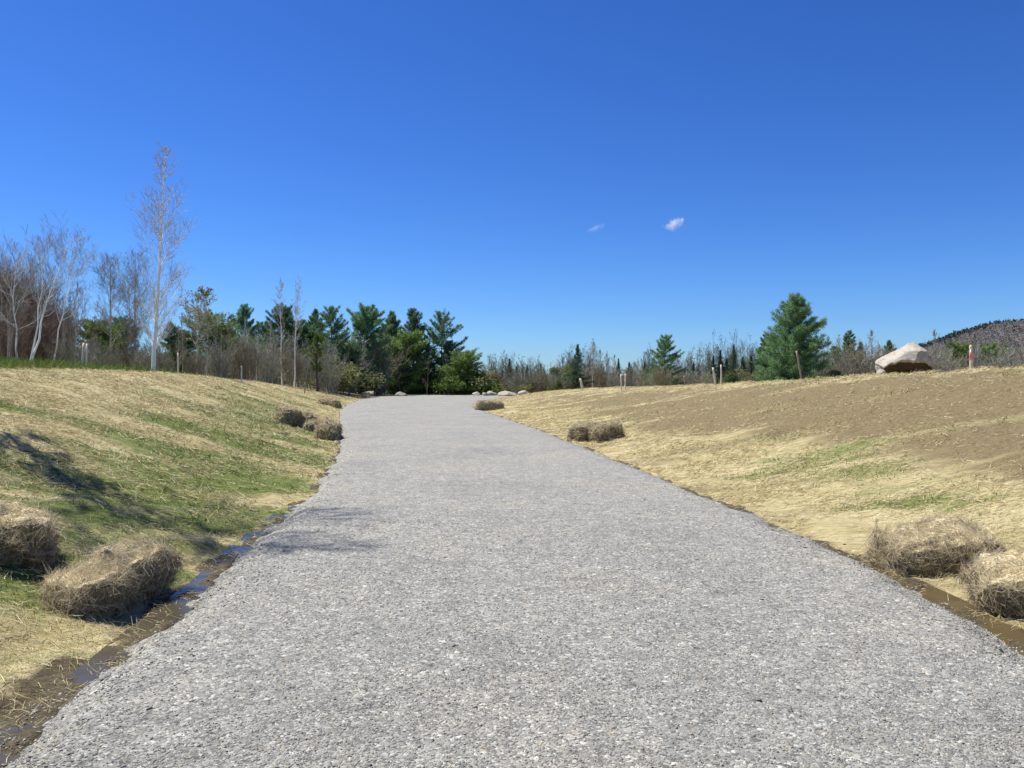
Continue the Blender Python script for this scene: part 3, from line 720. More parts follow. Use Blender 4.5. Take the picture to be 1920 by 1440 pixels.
def leafy(seed, H, W, n=3500, leaf=.10, foliage='leaf', twig='twigbrown', stems=9, lobes=9, low=.1):
    r = R_(seed); Ps = []; Rs = []
    for s in range(stems):
        a = r.uniform(0, 6.28); q = r.uniform(.1, .5); P, Rr = stem(H * r.uniform(.6, .95), r, (q * W / H * math.cos(a), q * W / H * math.sin(a)), .03, k=6, rad_=.02 + .004 * H, base=(r.normal(0, .1 * W), r.normal(0, .1 * W)))
        Ps.append(P); Rs.append(Rr)
    P = np.concatenate(Ps); Rr = np.concatenate(Rs); P1, R1 = spawn(P, Rr, 9, .2, 1, (.4, 1.0), lambda t: .35 * (1.1 - .6 * t), 4, r, .15, .6, .1, .006)
    V, Q = join([tubes(P, Rr, 5), tubes(P1, R1, 3)]); tm = mesh('stems', V, Q, mats=[M[twig]])
    cs = np.stack([r.normal(0, .27 * W, lobes), r.normal(0, .27 * W, lobes), H * r.uniform(low + .15, .86, lobes)], -1)
    cs[:, 2] *= np.clip(1.05 - .5 * np.linalg.norm(cs[:, :2], axis=1) / (.5 * W), .4, 1)
    rs = r.uniform(.16, .30, lobes) * min(W, H * 1.1)
    li = r.integers(0, lobes, n); u = unit(r.normal(size=(n, 3))) * (r.random(n) ** .45)[:, None]
    p = cs[li] + u * rs[li][:, None] * np.array([1.15, 1.15, .85]); nz = fbm(p[:, 0] * 4 / W * 2, p[:, 2] * 4 / H * 2 + p[:, 1] * 3, seed, 3)
    p = p[(nz > .40) & (p[:, 2] > .03)]
    V, T = leaf_tris(p, r, leaf); cm = mesh('foliage', V, tris=T, mats=[M[foliage]])
    return tm, cm

def brush(seed, H, W, stems=16, twig='twigbrown', n1=9, n2=7, rmin=.006, buds=0, budmat='olive'):
    r = R_(seed); Ps = []; Rs = []
    for s in range(stems):
        a = r.uniform(0, 6.28); q = r.uniform(.05, .45); P, Rr = stem(H * r.uniform(.55, 1.0), r, (q * W / H * math.cos(a), q * W / H * math.sin(a)), .04, k=6, rad_=.012 + .0035 * H, base=(r.normal(0, .14 * W), r.normal(0, .14 * W)))
        Ps.append(P); Rs.append(Rr)
    P = np.concatenate(Ps); Rr = np.concatenate(Rs)
    P1, R1 = spawn(P, Rr, n1, .15, 1, (.3, .8), lambda t: .38 * (1.1 - .6 * t), 4, r, .2, .6, .15, rmin)
    P2, R2 = spawn(P1, R1, n2, .1, 1, (.3, .8), lambda t: .5 * (1.1 - .6 * t), 3, r, .15, .7, .15, rmin * .8)
    V, Q = tubes(P, Rr, 5); tm = mesh('stems', V, Q, mats=[M[twig]])
    V, Q = join([tubes(P1, R1, 3), tubes(P2, R2, 3)])
    if buds:
        lv, lt = leaf_tris(P2[r.integers(0, len(P2), buds), 2], r, .07)
        cm = mesh('twigs', np.concatenate([V, lv]), Q, lt + len(V), mats=[M[twig], M[budmat]], midx=np.concatenate([np.zeros(len(Q)), np.ones(len(lt))]))
    else: cm = mesh('twigs', V, Q, mats=[M[twig]])
    return tm, cm

PN = {'trunk': 'trunk', 'crown': 'crown', 'stems': 'stems', 'foliage': 'foliage', 'twigs': 'twigs'}
def plant(name, pair, px, d, label, cat, H0=None, top=None, rz=0., group=None, sx=1.0, z=None):
    """stand a plant made H0 tall at photo column px, d metres off, so that it reaches row top"""
    x, y, zg = onground(px, d)
    if XL(y) - .8 < x < XR(y) + .8 and d < 121: d = 121 + (d % 7); x, y, zg = onground(px, d)
    if z is not None: zg = z
    sc = 1.0
    if top is not None:
        want = CAMZ + (720 - top) / F * d - zg; sc = max(.15, want / H0)
    e = empty(name, (x, y, zg), rz, (sc * sx, sc * sx, sc)); tag(e, label, cat, group)
    for me in pair:
        nm = me.name.split('.')[0]; link(nm, me, e)
    return e

# --- prototypes
PINE = [conifer(300 + i, 11, w, whorl=wh * .85, nb=nb, base=b_, clusters=int(cl * 2.0), tri=10, irr=ir, env=ev) for i, (w, wh, nb, b_, cl, ir, ev) in enumerate([
    (2.6, .060, 6, .18, 26, .45, 'pine'), (2.3, .055, 6, .15, 26, .40, 'round'), (2.9, .065, 6, .10, 26, .55, 'pine'), (2.0, .055, 6, .12, 24, .40, 'pine'), (3.2, .075, 5, .15, 28, .6, 'pine')])]
BIGPINE = conifer(323, 9, 3.1, whorl=.042, nb=10, base=.05, clusters=52, tri=9, tl=.27, tw=.042, irr=.30, env='cone', droop=.16)
YOUNG = [conifer(330 + i, 6, w, whorl=.07, nb=6, base=.04, clusters=26, tl=.30, tw=.06, env='round', foliage='young', irr=.4) for i, w in enumerate((1.9, 2.3))]
SPRUCE = [conifer(340 + i, 9, w, whorl=.035, nb=6, base=.04, clusters=26, tri=8, tl=.26, tw=.06, droop=.25, tip=.15, env='spire', foliage='spruce', irr=.6, zfill=.1) for i, w in enumerate((2.0, 2.6, 1.7, 2.9))]

# --- left: birches and bare trees
tallbirch = bare_tree(401, 14.5, .135, 115, 8, 6, t0=.12, a1=(.55, 1.05), up=.30, lean=(.055, .0), wob=.006, rmin=.0075, twig='twigpale', l2=.40, l3=.5, limb=.20, envf=lambda t: np.interp(t, [.1, .2, .38, .55, .75, .92, 1], [.07, .14, .19, .165, .095, .05, .035]))
plant('birch_tree', tallbirch, 287, 52, 'tallest tree, white trunked leafless birch alone on left bank top', 'tree', 14.5, 272)
b1 = bare_tree(402, 9.5, .085, 22, 8, 7, t0=.35, l1=.40, a1=(.35, .8), up=.25, lean=(.20, .05), env=.55, stems=2, spread=.20, wob=.06, rmin=.0075, twig='twigpale', limb=.28)
plant('birch_tree', b1, 55, 48, 'crooked white birch with several leaning stems before brown wood', 'tree', 9.5, 428, 0.3)
ob = [bare_tree(406 + i, 9, .07, 30, 8, 7, t0=.35, a1=(.5, 1.0), up=.25, lean=(ln, .0), wob=.05, rmin=.0075, twig='twigpale', trunk='birchbark', limb=.3, envf=lambda t: np.interp(t, [.3, .5, .75, 1], [.20, .34, .28, .12])) for i, ln in enumerate((-.08, .16))]
plant('birch_tree', ob[0], 26, 53, 'loose leafless birch leaning left at the far left edge', 'tree', 9, 462)
plant('birch_tree', ob[1], 96, 51, 'loose leafless birch leaning right between brown wood and stake pair', 'tree', 9, 470)
RND = lambda t: np.interp(t, [.25, .4, .55, .75, .9, 1], [.12, .24, .26, .20, .12, .06])
tw1 = bare_tree(403, 10, .10, 60, 8, 8, t0=.28, a1=(.5, .95), up=.35, wob=.012, trunk='palebark', twig='twig', rmin=.008, envf=RND)
tw2 = bare_tree(404, 10, .11, 44, 8, 8, t0=.26, a1=(.5, .95), up=.35, wob=.012, trunk='palebark', twig='twig', rmin=.008, stems=2, spread=.05, envf=RND)
plant('bare_tree', tw1, 207, 66, 'left of two round topped leafless trees left of tall birch', 'tree', 10, 482)
plant('bare_tree', tw2, 252, 64, 'right of two round topped leafless trees touching the tall birch', 'tree', 10, 478)
sb = bare_tree(405, 6, .09, 34, 8, 6, t0=.28, l1=.40, a1=(.5, 1.0), up=.2, env=.6, wob=.02, trunk='palebark', twig='twigpale', rmin=.010, buds=2200, budsize=.10)
plant('birch_tree', sb, 372, 60, 'low spreading birch with pale branches right of the tall birch', 'tree', 6, 545)
sl = [bare_tree(410 + i, 10, .06, 34, 6, 5, t0=.35, l1=.13, a1=(.35, .7), up=.4, lean=(ln, 0), env=.5, wob=.014, rmin=.010, twig='twigpale', trunk=tk) for i, (ln, tk) in enumerate(((.0, 'birchbark'), (.055, 'birchbark'), (-.05, 'palebark'), (-.10, 'birchbark')))]
plant('birch_tree', sl[0], 529, 76, 'slim pale birch in front of the second pine from left', 'tree', 10, 523)
plant('birch_tree', sl[1], 551, 72, 'slim curved white birch leaning right above the bank edge', 'tree', 10, 518)
plant('birch_tree', sl[2], 512, 70, 'short thin birch tilting left beside the slim curved birch', 'tree', 10, 590)
plant('birch_tree', sl[3], 470, 68, 'thin white stem under the leftmost pine', 'tree', 10, 596, 1.0)
plant('birch_tree', sl[0], 481, 69, 'short white sapling right of the thin stem under leftmost pine', 'tree', 10, 628, 2.0)
plant('birch_tree', sl[1], 718, 106, 'small white sapling standing left of the bright green lot bush', 'tree', 10, 640, 2.2)
dk = bare_tree(420, 6, .14, 30, 8, 6, t0=.35, l1=.34, a1=(.4, .9), up=.2, wob=.02, trunk='darkbark', twig='twigbrown', rmin=.011, buds=2600, budmat='leaf', budsize=.13)
plant('leafy_tree', dk, 595, 78, 'small tree with black trunk and thin green leaves', 'tree', 6, 628)
# the tree outside the left edge, its twigs reach into the picture and its shade falls on the road
shade = bare_tree(430, 11.6, .05, 84, 8, 6, t0=.30, a1=(.7, 1.25), up=.12, lean=(-.02, 0), wob=.012, trunk='greybark', twig='twig', rmin=.012, envf=lambda t: np.interp(t, [.28, .34, .42, .58, .68, .84, 1], [.05, .12, .05, .05, .22, .22, .10]))
x, y = -8.75, 11.7
e = empty('bare_tree', (x, y, float(terrain(np.array([x]), np.array([y]))[0]))); tag(e, 'leafless tree at left photo edge, only twig tips showing', 'tree')
for me in shade: link(me.name.split('.')[0], me, e)

# saplings in the brown wood on the far left
ORD = ['first', 'second', 'third', 'fourth', 'fifth', 'sixth', 'seventh', 'eighth', 'ninth', 'tenth', 'eleventh', 'twelfth', 'thirteenth', 'fourteenth', 'fifteenth', 'sixteenth', 'seventeenth', 'eighteenth', 'nineteenth', 'twentieth']
SAP = [bare_tree(440 + i, 8, .055, 26, 6, 6, t0=.3, l1=.17, a1=(.3, .7), up=.45, wob=.02, lean=(ln, 0), trunk='greybark' if i % 2 else 'palebark', twig='twigbrown', rmin=.010) for i, ln in enumerate((.0, .06, -.06, .1))]
r0 = R_(900)
xs = sorted(r0.uniform(-12, 150, 15))
for i, px in enumerate(xs):
    plant('bare_sapling', SAP[i % 4], px, r0.uniform(50, 64), ORD[i] + ' thin leafless sapling from the left edge in the brown wood', 'tree', 8, r0.uniform(505, 585) + max(0, px - 100) * .5, r0.uniform(0, 6.28), 'saplings of the brown wood')
xs = sorted(list(r0.uniform(165, 275, 5)) + list(r0.uniform(300, 440, 8)))
for i, px in enumerate(xs):
    plant('bare_sapling', SAP[(i + 1) % 4], px, r0.uniform(62, 80), ORD[i] + ' short grey sapling from the stake pair rightward, round tall birch', 'tree', 8, r0.uniform(585, 640), r0.uniform(0, 6.28), 'saplings round the tall birch')
# brown wood: larger bare bushes and dim conifers
WOOD = [brush(460 + i, 6.5, 4.5, 30, 'twigred', 12, 9, .012) for i in range(2)]
for i, (px, d, tp) in enumerate([(-20, 62, 490), (14, 64, 492), (48, 66, 505), (85, 68, 540), (118, 66, 575), (20, 56, 570), (70, 58, 590)]):
    plant('bare_thicket', WOOD[i % 2], px, d, 'dense brown leafless thicket, ' + ORD[i] + ' in the dark wood at left edge', 'bush', 6.5, tp, i * 1.1, 'thickets of the brown wood')
for i, (px, d, tp) in enumerate([(8, 74, 520), (40, 76, 545), (72, 78, 560)]):
    plant('conifer_tree', PINE[i], px, d, 'dim conifer hidden in the brown wood, ' + ORD[i] + ' from left edge', 'tree', 11, tp, i, 'conifers in the brown wood')

# --- left pines
PL = [(460, 100, 573, 0, .85, 'leftmost pine of the row, dark round head above grey brush'),
      (530, 104, 577, 1, 1.0, 'second dark pine of the row, behind the slim pale birch'),
      (592, 108, 583, 3, 1.0, 'narrow pine wedged left of the broad ragged pine'),
      (622, 98, 576, 2, 1.0, 'broad ragged pine with a long low branch to the right'),
      (690, 112, 577, 1, 1.12, 'full rounded pine left of the gap pair in the row'),
      (735, 114, 587, 3, 1.1, 'greener blunt pine between the two rounded pines'),
      (775, 116, 581, 0, .95, 'tall dark pine second from right end of row'),
      (828, 110, 587, 4, .95, 'open branched pine at right end of the row above lot')]
for px, d, tp, k, sx, lab in PL: plant('pine_tree', PINE[k], px, d, lab, 'tree', 11, tp, px * .7, 'pines in a row behind the left bank', sx)
# lower evergreens and green trees between
LO = [(190, 80, 610, 'young', 0), (222, 84, 598, 'pine', 1), (320, 84, 606, 'pine', 3), (345, 86, 622, 'pine', 1), (400, 88, 598, 'young', 1), (425, 90, 612, 'pine', 0), (497, 108, 604, 'pine', 2), (560, 106, 604, 'pine', 1), (655, 100, 648, 'pine', 1), (758, 112, 632, 'young', 0), (715, 118, 620, 'pine', 2), (800, 108, 652, 'spruce', 1), (845, 116, 640, 'pine', 0), (872, 112, 664, 'young', 1)]
nm = {'young': 'light green bushy young pine', 'pine': 'lower dark green pine', 'spruce': 'small pointed dark spruce'}
for i, (px, d, tp, kd, k) in enumerate(LO):
    pr, h = {'young': (YOUNG[k % 2], 6), 'pine': (PINE[k], 11), 'spruce': (SPRUCE[k], 9)}[kd]
    plant('spruce_tree' if kd == 'spruce' else 'pine_tree', pr, px, d, nm[kd] + ', ' + ORD[i] + ' evergreen from left under the tall row', 'tree', h, tp, i * 1.7, 'lower evergreens behind the left bank', 1.35)

# --- grey brush and green bushes along the wood edge
BR = [brush(500 + i, 3.6, 3.4, 22, t, 9, 8, .012, b_, 'olive') for i, (t, b_) in enumerate((('twigbrown', 500), ('twig', 0), ('twig', 700), ('twig', 1500)))]
BX = [(120, 46, 640), (150, 54, 648), (182, 60, 640), (205, 56, 652), (235, 62, 645), (280, 64, 640), (265, 58, 655), (305, 58, 650), (362, 58, 660), (392, 66, 645), (415, 62, 655), (440, 70, 632), (462, 66, 645), (486, 72, 632), (505, 68, 650), (530, 80, 632), (548, 74, 655), (572, 82, 640), (600, 86, 650), (618, 82, 668)]
for i, (px, d, tp) in enumerate(BX):
    plant('bare_bush', BR[i % 4], px, d, 'leafless grey brown bush, ' + ORD[i] + ' from left along the left bank top', 'bush', 3.6, tp, i * .9, 'leafless bushes along the left bank')
BX2 = [(640, 106, 655), (660, 110, 640), (680, 112, 632), (700, 114, 645), (722, 122, 655), (648, 110, 690), (672, 112, 694), (697, 114, 698), (712, 112, 700), (740, 122, 715), (770, 126, 716), (800, 126, 718), (830, 128, 718), (858, 128, 716), (885, 128, 716)]
for i, (px, d, tp) in enumerate(BX2):
    plant('bare_bush', BR[(i + 1) % 4], px, d, 'leafless mauve grey bush, ' + ORD[i] + ' along the wood edge facing the lot', 'bush', 3.6, tp, i * .9, 'leafless bushes facing the lot', 1.3)
LF = [leafy(520 + i, 3.2, 3.6, 5200, .15, f, 'twigbrown') for i, f in enumerate(('leaf', 'olive', 'leaf', 'rust'))]
GB = [(745, 127, 697, 0, 'bright green bush low behind the flat whitish lot rock'), (728, 126, 703, 2, 'bright green bush just right of the small white sapling'),
      (640, 92, 640, 1, 'pale olive tree like bush below the broad ragged pine'), (665, 108, 668, 1, 'olive bush below the rounded pine'),
      (780, 118, 680, 1, 'olive green bush under the tall dark pine'), (812, 120, 688, 0, 'green bush under the open branched pine'),
      (843, 121, 675, 2, 'tall green bush at left of the round lot bush'), (868, 119, 664, 0, 'biggest round green bush at the right end of the lot wood'),
      (893, 122, 682, 1, 'olive bush right of the biggest round green bush'), (912, 126, 690, 3, 'rusty brown bush where the left wood ends'),
      (795, 124, 712, 3, 'low reddish bush along the lot under the green bush'), (765, 124, 706, 1, 'low olive bush right of the bright green bush')]
for px, d, tp, k, lab in GB: plant('green_bush' if k != 3 else 'rusty_bush', LF[k], px, d, lab, 'bush', 3.2, tp, px * .3, 'leafy bushes round the lot', 1.15)

# --- middle and right
SP = [(930, 175, 690, 2, .8), (942, 190, 694, 0, .9), (956, 165, 672, 3, .8), (968, 170, 688, 1, .9), (988, 190, 684, 2, .9), (1105, 135, 676, 2, .8), (1160, 140, 672, 2, .8), (1180, 150, 678, 1, .9), (1209, 145, 678, 0, 1), (1225, 150, 694, 1, .9), (1284, 150, 690, 0, .9), (1300, 130, 680, 0, .9), (1337, 120, 666, 0, .9), (1350, 124, 656, 2, .9), (1375, 118, 645, 3, .7), (1393, 122, 668, 1, 1), (1408, 116, 666, 0, 1.1), (1425, 112, 650, 2, 1.1), (1440, 108, 640, 0, 1.0), (1362, 128, 672, 1, 1)]
for i, (px, d, tp, k, sx) in enumerate(SP):
    plant('spruce_tree', SPRUCE[k], px, d, 'narrow dark spruce, ' + ORD[i] + ' from left between lot and big pine', 'tree', 9, tp, i * 1.3, 'spruces behind the right bank', sx)
plant('spruce_tree', SPRUCE[3], 1083, 112, 'broad black green spruce standing out above the pale leaning stake', 'tree', 9, 645, .4, None, 1.0)
plant('pine_tree', PINE[2], 1247, 108, 'lone pine with drooping left branch midway along the right bank', 'tree', 11, 629, 2.4, None, 1.05)
plant('pine_tree', BIGPINE, 1490, 74, 'largest pine, full and dark, right of the tall spruces', 'tree', 9, 557, 1.2)
plant('pine_tree', PINE[3], 1593, 96, 'round headed pine between the largest pine and boulder', 'tree', 11, 622, .5, None, 1.0)
plant('pine_tree', PINE[1], 1440, 84, 'shorter pine half hidden behind the largest pine left side', 'tree', 11, 630, .5)
plant('spruce_tree', SPRUCE[1], 1615, 92, 'dark spruce right of the round headed pine', 'tree', 9, 640, 1.5, None, 1.2)
plant('pine_tree', PINE[0], 1565, 90, 'low pine tucked against the right side of largest pine', 'tree', 11, 650, 1.9, None, 1.2)
plant('pine_tree', PINE[3], 1667, 120, 'small pine showing above the left shoulder of the boulder', 'tree', 11, 640, 1.9)
plant('spruce_tree', SPRUCE[2], 1812, 140, 'thin spruce behind the ribboned stake', 'tree', 9, 645, .3, None, 1.2)
plant('pine_tree', YOUNG[0], 1800, 120, 'olive young pine left of the ribboned stake', 'tree', 6, 652, .3, None, 1.3)
plant('pine_tree', YOUNG[1], 1850, 125, 'olive young pine right of the ribboned stake', 'tree', 6, 655, 1.3, None, 1.3)
plant('leafy_tree', leafy(540, 4.5, 4.0, 5200, .16, 'leaf'), 1030, 135, 'round green leafed tree left of the broad spruce', 'tree', 4.5, 678, 0, None, 1.0)
plant('leafy_tree', leafy(541, 4.5, 4.0, 4200, .16, 'olive'), 1058, 138, 'olive leafed tree touching the broad spruce', 'tree', 4.5, 668, 0, None, .9)
RB = [bare_tree(550 + i, 8, .07, 34, 7, 6, t0=.25, l1=.22, a1=(.3, .75), up=.4, wob=.015, trunk='palebark', twig=t, rmin=.014) for i, t in enumerate(('twigpale', 'twig'))]
RT = [(1000, 170, 678, 0), (1110, 118, 634, 0), (1126, 122, 655, 1), (1139, 124, 658, 0), (1152, 126, 664, 1), (1196, 140, 672, 0), (1270, 140, 672, 1), (1315, 135, 680, 0), (1555, 110, 630, 1), (1575, 108, 626, 0), (1632, 100, 618, 1), (1645, 104, 640, 0), (1752, 90, 618, 1), (1768, 80, 640, 0), (1785, 92, 648, 1), (1835, 100, 640, 0), (1870, 96, 650, 1), (1890, 90, 646, 0), (1915, 96, 650, 1)]
for i, (px, d, tp, k) in enumerate(RT):
    plant('bare_tree', RB[k], px, d, 'leafless pale grey tree, ' + ORD[i] + ' from left beyond the right bank', 'tree', 8, tp, i * 1.9, 'leafless trees beyond the right bank', 1.0)
BX3 = [(925, 140, 702), (950, 142, 706), (975, 142, 700), (1000, 140, 696), (1020, 132, 700), (1045, 130, 702), (1068, 126, 700), (1100, 124, 692), (1125, 120, 690), (1150, 118, 692), (1185, 118, 694), (1215, 116, 696), (1240, 104, 690), (1270, 112, 696), (1300, 110, 698), (1325, 108, 700), (1600, 84, 650), (1625, 82, 655), (1645, 84, 660), (1570, 82, 665)]
for i, (px, d, tp) in enumerate(BX3):
    plant('bare_bush', BR[i % 4], px, d, 'leafless brown bush, ' + ORD[i] + ' from left in brush beyond right bank', 'bush', 3.6, tp, i * .9, 'leafless bushes beyond the right bank', 1.35)
BX4 = [(1762, 70, 660), (1785, 72, 665), (1830, 74, 668), (1860, 70, 662), (1890, 72, 660), (1915, 70, 662)]
for i, (px, d, tp) in enumerate(BX4):
    plant('bare_bush', BR[(i + 2) % 4], px, d, 'leafless grey bush, ' + ORD[i] + ' from left between boulder and right edge', 'bush', 3.6, tp, i * .9, 'leafless bushes by the ribboned stake', 1.3)
OL = [(925, 150, 690), (962, 152, 694), (1012, 146, 684), (1048, 142, 690), (1118, 132, 680), (1142, 128, 690), (1168, 130, 684), (1198, 126, 690), (1232, 124, 694), (1266, 128, 688), (1312, 126, 692), (1330, 122, 688), (1362, 118, 690), (1392, 110, 684), (1415, 106, 678), (1560, 92, 662), (1608, 90, 650), (1640, 94, 662)]
LT = [leafy(560 + i, 5, 4.2, 4200, .15, f, 'twigbrown', low=.0) for i, f in enumerate(('olive', 'young', 'oliv2'))]
for i, (px, d, tp) in enumerate(OL):
    plant('leafy_tree', LT[(i * 2 + i // 3) % 3], px, d, 'small olive green tree, ' + ORD[i] + ' from left in band beyond right bank', 'tree', 5, tp, i * 1.3, 'small olive trees beyond the right bank', 1.1)
GB2 = [(1068, 128, 694, 0, 'bright green bush at the foot of the broad spruce'), (940, 136, 712, 1, 'low olive bush behind the row of lot rocks'), (1000, 134, 704, 1, 'olive bush above the last rock of the row'), (1540, 70, 690, 2, 'green bush at right foot of the largest pine'), (1580, 72, 680, 1, 'olive bush between the largest pine and boulder')]
for px, d, tp, k, lab in GB2: plant('green_bush', LF[k], px, d, lab, 'bush', 3.2, tp, px * .3, None, 1.1)

# --- far wood: one uncountable mass of small stems and crowns behind everything
def far_wood():
    r = R_(77); P = []; Rr = []
    n = 2300; px = np.where(r.random(n) < .55, r.uniform(-250, 2150, n), r.uniform(900, 1720, n)); d = np.where(px < 900, r.uniform(115, 170, n), r.uniform(150, 230, n))
    x = (px - 960) / F * d; z = terrain(x, d, False)
    h = np.where(px < 900, r.uniform(3.5, 7.5, n), (3 + 5.5 * r.random(n) ** 1.6) * (.65 + .7 * vnoise(px / 45, px * 0, 4))) * np.interp(px, [-250, 0, 150, 400, 850, 930, 1700, 1800, 2150], [1.5, 1.4, 1.1, 1.05, .95, .8, 1.1, 1.1, 1.2])
    k = 4; t = np.linspace(0, 1, k)
    Q = np.stack([x[:, None] + r.normal(0, .06, n)[:, None] * h[:, None] * t, d[:, None] + 0 * t, z[:, None] + h[:, None] * t], -1)
    Rq = (.035 + .02 * r.random(n))[:, None] * (1 - .75 * t)
    P1, R1 = spawn(Q, Rq, 16, .1, 1, (.3, .8), lambda t: .26 * (1.1 - .6 * t), 3, r, .3, .5, .15, .018)
    P2, R2 = spawn(P1, R1, 5, .1, 1, (.3, .8), lambda t: .5 * (1.1 - .6 * t), 2, r, .15, .7, .15, .014)
    V, F_ = join([tubes(Q, Rq, 3), tubes(P1, R1, 3), tubes(P2, R2, 3)])
    tips = P2[r.random(len(P2)) < .16, 1]; nz = fbm(tips[:, 0] * .12, tips[:, 1] * .12, 23, 2); tips = tips[nz > .44]
    tips = np.repeat(tips, 5, 0) + r.normal(0, .22, (5 * len(tips), 3)); lv, lt = leaf_tris(tips, r, .17); mi = np.concatenate([np.zeros(len(F_)), 1 + (r.random(len(lt)) < .4)])
    me = mesh('far_wood', np.concatenate([V, lv]), F_, lt + len(V), mats=[M['twigbrown'], M['oliv2'], M['young']], midx=mi)
    tag(link('far_wood', me), 'mass of grey brown woodland with first green behind all the nearer trees', 'woodland', kind='stuff')
far_wood()

# --- forested hill on the right
def hill():
    def hz(X, Y):
        prof = np.interp(X, [480, 560, 640, 700, 745, 800, 870, 960, 1100, 1300, 1700], [-6, 14, 40, 58, 74, 92, 108, 117, 122, 110, -6])
        a = np.clip((Y - 950) / 450, 0, 2.0); return prof * np.sin(np.clip(a, 0, 2) * math.pi / 2) + 10 * (fbm(X * .012, Y * .012, 5, 3) - .5) - 3
    X, Y = np.meshgrid(np.linspace(450, 1720, 120), np.linspace(940, 1850, 70)); Z = hz(X, Y)
    nr, nc = X.shape; idx = np.arange(nr * nc).reshape(nr, nc)
    q = np.stack([idx[:-1, :-1], idx[:-1, 1:], idx[1:, 1:], idx[1:, :-1]], -1).reshape(-1, 4)
    mt, nt, b = mat('hill'); v = coord(nt, 'Object')
    nt.links.new(ramp(nt, noise(nt, v, .03, 6), [(.35, (.16, .145, .13)), (.65, (.22, .20, .175))]), b.inputs['Base Color'])
    tag(link('hill', mesh('hill', np.stack([X, Y, Z], -1), q, mats=[mt], smooth=True)), kind='structure')
    r = R_(99); n = 26000; x = r.uniform(520, 1350, n); y = r.uniform(960, 1430, n); z = hz(x, y); k = (x / y < .70) & (z > 2); x, y, z = x[k], y[k], z[k]; n = len(x)
    con = (r.random(n) < .015 + .85 * sstep(1385, 1420, y + 40 * (fbm(x * .01, y * .01, 3, 2) - .5)) * 1.0) | (fbm(x * .012, y * .012, 17, 3) > .80)
    def puff(x, y, z, h, w, cone, mtl, name, label, s):
        n = len(x); m = 26; u = unit(r.normal(size=(n, m, 3))) * (r.random((n, m, 1)) ** .4); u[..., 2] = np.abs(u[..., 2])
        if cone: u[..., :2] *= (1.05 - u[..., 2:3])
        c = np.stack([x, y, z], -1)[:, None] + u * np.stack([w, w, h], -1)[:, None]
        V, T = leaf_tris(c.reshape(-1, 3), r, s); return tag(link(name, mesh(name, V, tris=T, mats=[mtl])), label, 'woodland', kind='stuff')
    c = con; puff(x[c], y[c], z[c] + 1, r.uniform(6, 10, c.sum()), r.uniform(2.2, 3.2, c.sum()), True, M['hillcon'], 'hill_conifers', 'dark conifers along the ridge of the distant hill', 2.4)
    c = ~con; puff(x[c], y[c], z[c] + 1, r.uniform(4, 7, c.sum()), r.uniform(2.5, 4, c.sum()), False, M['hillbare'], 'hill_hardwoods', 'mauve grey leafless forest covering the distant hill', 1.15)
M['hillcon'] = island_mat('hill_conifer', [(0, (.055, .075, .06)), (1, (.085, .11, .08))])
M['hillbare'] = island_mat('hill_hardwood', [(0, (.205, .19, .172)), (1, (.25, .232, .208))])
hill()

# ------------------------------------------------------------------ clouds
def cloud(px, py, d, w, h, seed, dens, label):
    V, T = icos(4); V = V * np.array([w, w * .7, h]) * (1 + .25 * (fbm(V[:, 0] * 2 + seed, V[:, 2] * 2 + V[:, 1], seed, 3) - .5))[:, None]
    m = bpy.data.materials.new('cloud'); m.use_nodes = True; nt = m.node_tree; nt.nodes.remove(nt.nodes['Principled BSDF'])
    pv = nt.nodes.new('ShaderNodeVolumePrincipled'); pv.inputs['Color'].default_value = (1, 1, 1, 1); pv.inputs['Anisotropy'].default_value = .0
    v = coord(nt, 'Object'); ln = nt.nodes.new('ShaderNodeVectorMath'); ln.operation = 'LENGTH'
    mp = nt.nodes.new('ShaderNodeMapping'); mp.inputs['Scale'].default_value = (1 / w, 1 / (w * .7), 1 / h); nt.links.new(v, mp.inputs['Vector']); nt.links.new(mp.outputs[0], ln.inputs[0])
    n = noise(nt, coord(nt, scale=(1 / w, 1 / w, 1 / w), src=v), 2.2, 5, .6)
    a = mth(nt, 'SUBTRACT', mth(nt, 'SUBTRACT', mth(nt, 'MULTIPLY', n, 2.4), .62), mth(nt, 'MULTIPLY', ln.outputs['Value'], .85))
    nt.links.new(mth(nt, 'MULTIPLY', mth(nt, 'MAXIMUM', a, 0.0), dens), pv.inputs['Density'])
    nt.links.new(pv.outputs[0], nt.nodes['Material Output'].inputs['Volume'])
    o = link('cloud', mesh('cloud', V, tris=T, mats=[m]), loc=((px - 960) / F * d, d, CAMZ + (720 - py) / F * d)); o.rotation_euler[1] = -.25
    tag(o, label, 'cloud')
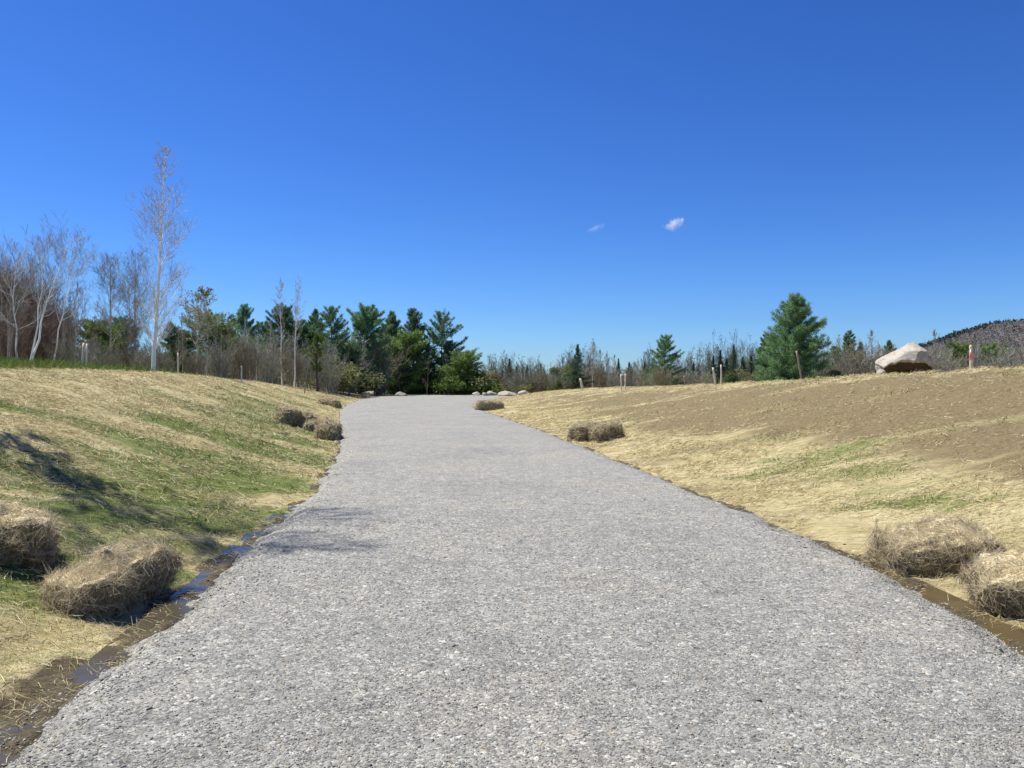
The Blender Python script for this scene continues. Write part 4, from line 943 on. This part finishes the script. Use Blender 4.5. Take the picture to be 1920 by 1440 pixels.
cloud(1263, 420, 3000, 50, 29, 3, .06, 'small bright white cloud, right one of two in blue sky')
cloud(1116, 428, 3000, 46, 16, 8, .017, 'faint thin cloud wisp, left one of two in blue sky')

# ------------------------------------------------------------------ light, sky, camera
SUN_EL = rad(62); sx, sy = -.88, .475
w = bpy.data.worlds.new('World'); bpy.context.scene.world = w; w.use_nodes = True
nt = w.node_tree; sky = nt.nodes.new('ShaderNodeTexSky'); sky.sky_type = 'NISHITA'; sky.sun_disc = False
sky.sun_elevation = SUN_EL; sky.sun_rotation = math.atan2(sx, sy); sky.air_density = 1.0; sky.dust_density = .2; sky.ozone_density = 3.0; sky.altitude = 300
bg = nt.nodes['Background']; bg.inputs['Strength'].default_value = .13
# deep clear spring blue, as the camera's saturated colour rendering shows it
hs = nt.nodes.new('ShaderNodeHueSaturation'); hs.inputs['Saturation'].default_value = 1.15
gm = nt.nodes.new('ShaderNodeGamma'); gm.inputs['Gamma'].default_value = 1.2
nt.links.new(sky.outputs[0], hs.inputs['Color']); nt.links.new(hs.outputs[0], gm.inputs['Color'])
nt.links.new(mix(nt, 1.0, gm.outputs[0], (.197, .288, .45), 'MULTIPLY'), bg.inputs['Color'])
sl_ = bpy.data.lights.new('sun', 'SUN'); sl_.energy = 4.8; sl_.angle = rad(.53); sl_.color = (1, .955, .88)
so = bpy.data.objects.new('sun', sl_); C.objects.link(so)
from mathutils import Vector
dv = Vector((-sx * math.cos(SUN_EL), -sy * math.cos(SUN_EL), -math.sin(SUN_EL))); so.rotation_euler = dv.to_track_quat('-Z', 'Y').to_euler()
cam = bpy.data.cameras.new('camera'); cam.lens = 28; cam.sensor_width = 36; cam.clip_end = 8000; cam.clip_start = .1
co = bpy.data.objects.new('camera', cam); C.objects.link(co); co.location = (0, 0, CAMZ); co.rotation_euler = (rad(90), 0, 0)
sc = bpy.context.scene; sc.camera = co
sc.view_settings.view_transform = 'Standard'; sc.view_settings.look = 'None'; sc.view_settings.exposure = 0.7; sc.view_settings.gamma = 1
sc.cycles.max_bounces = 6; sc.cycles.volume_bounces = 6
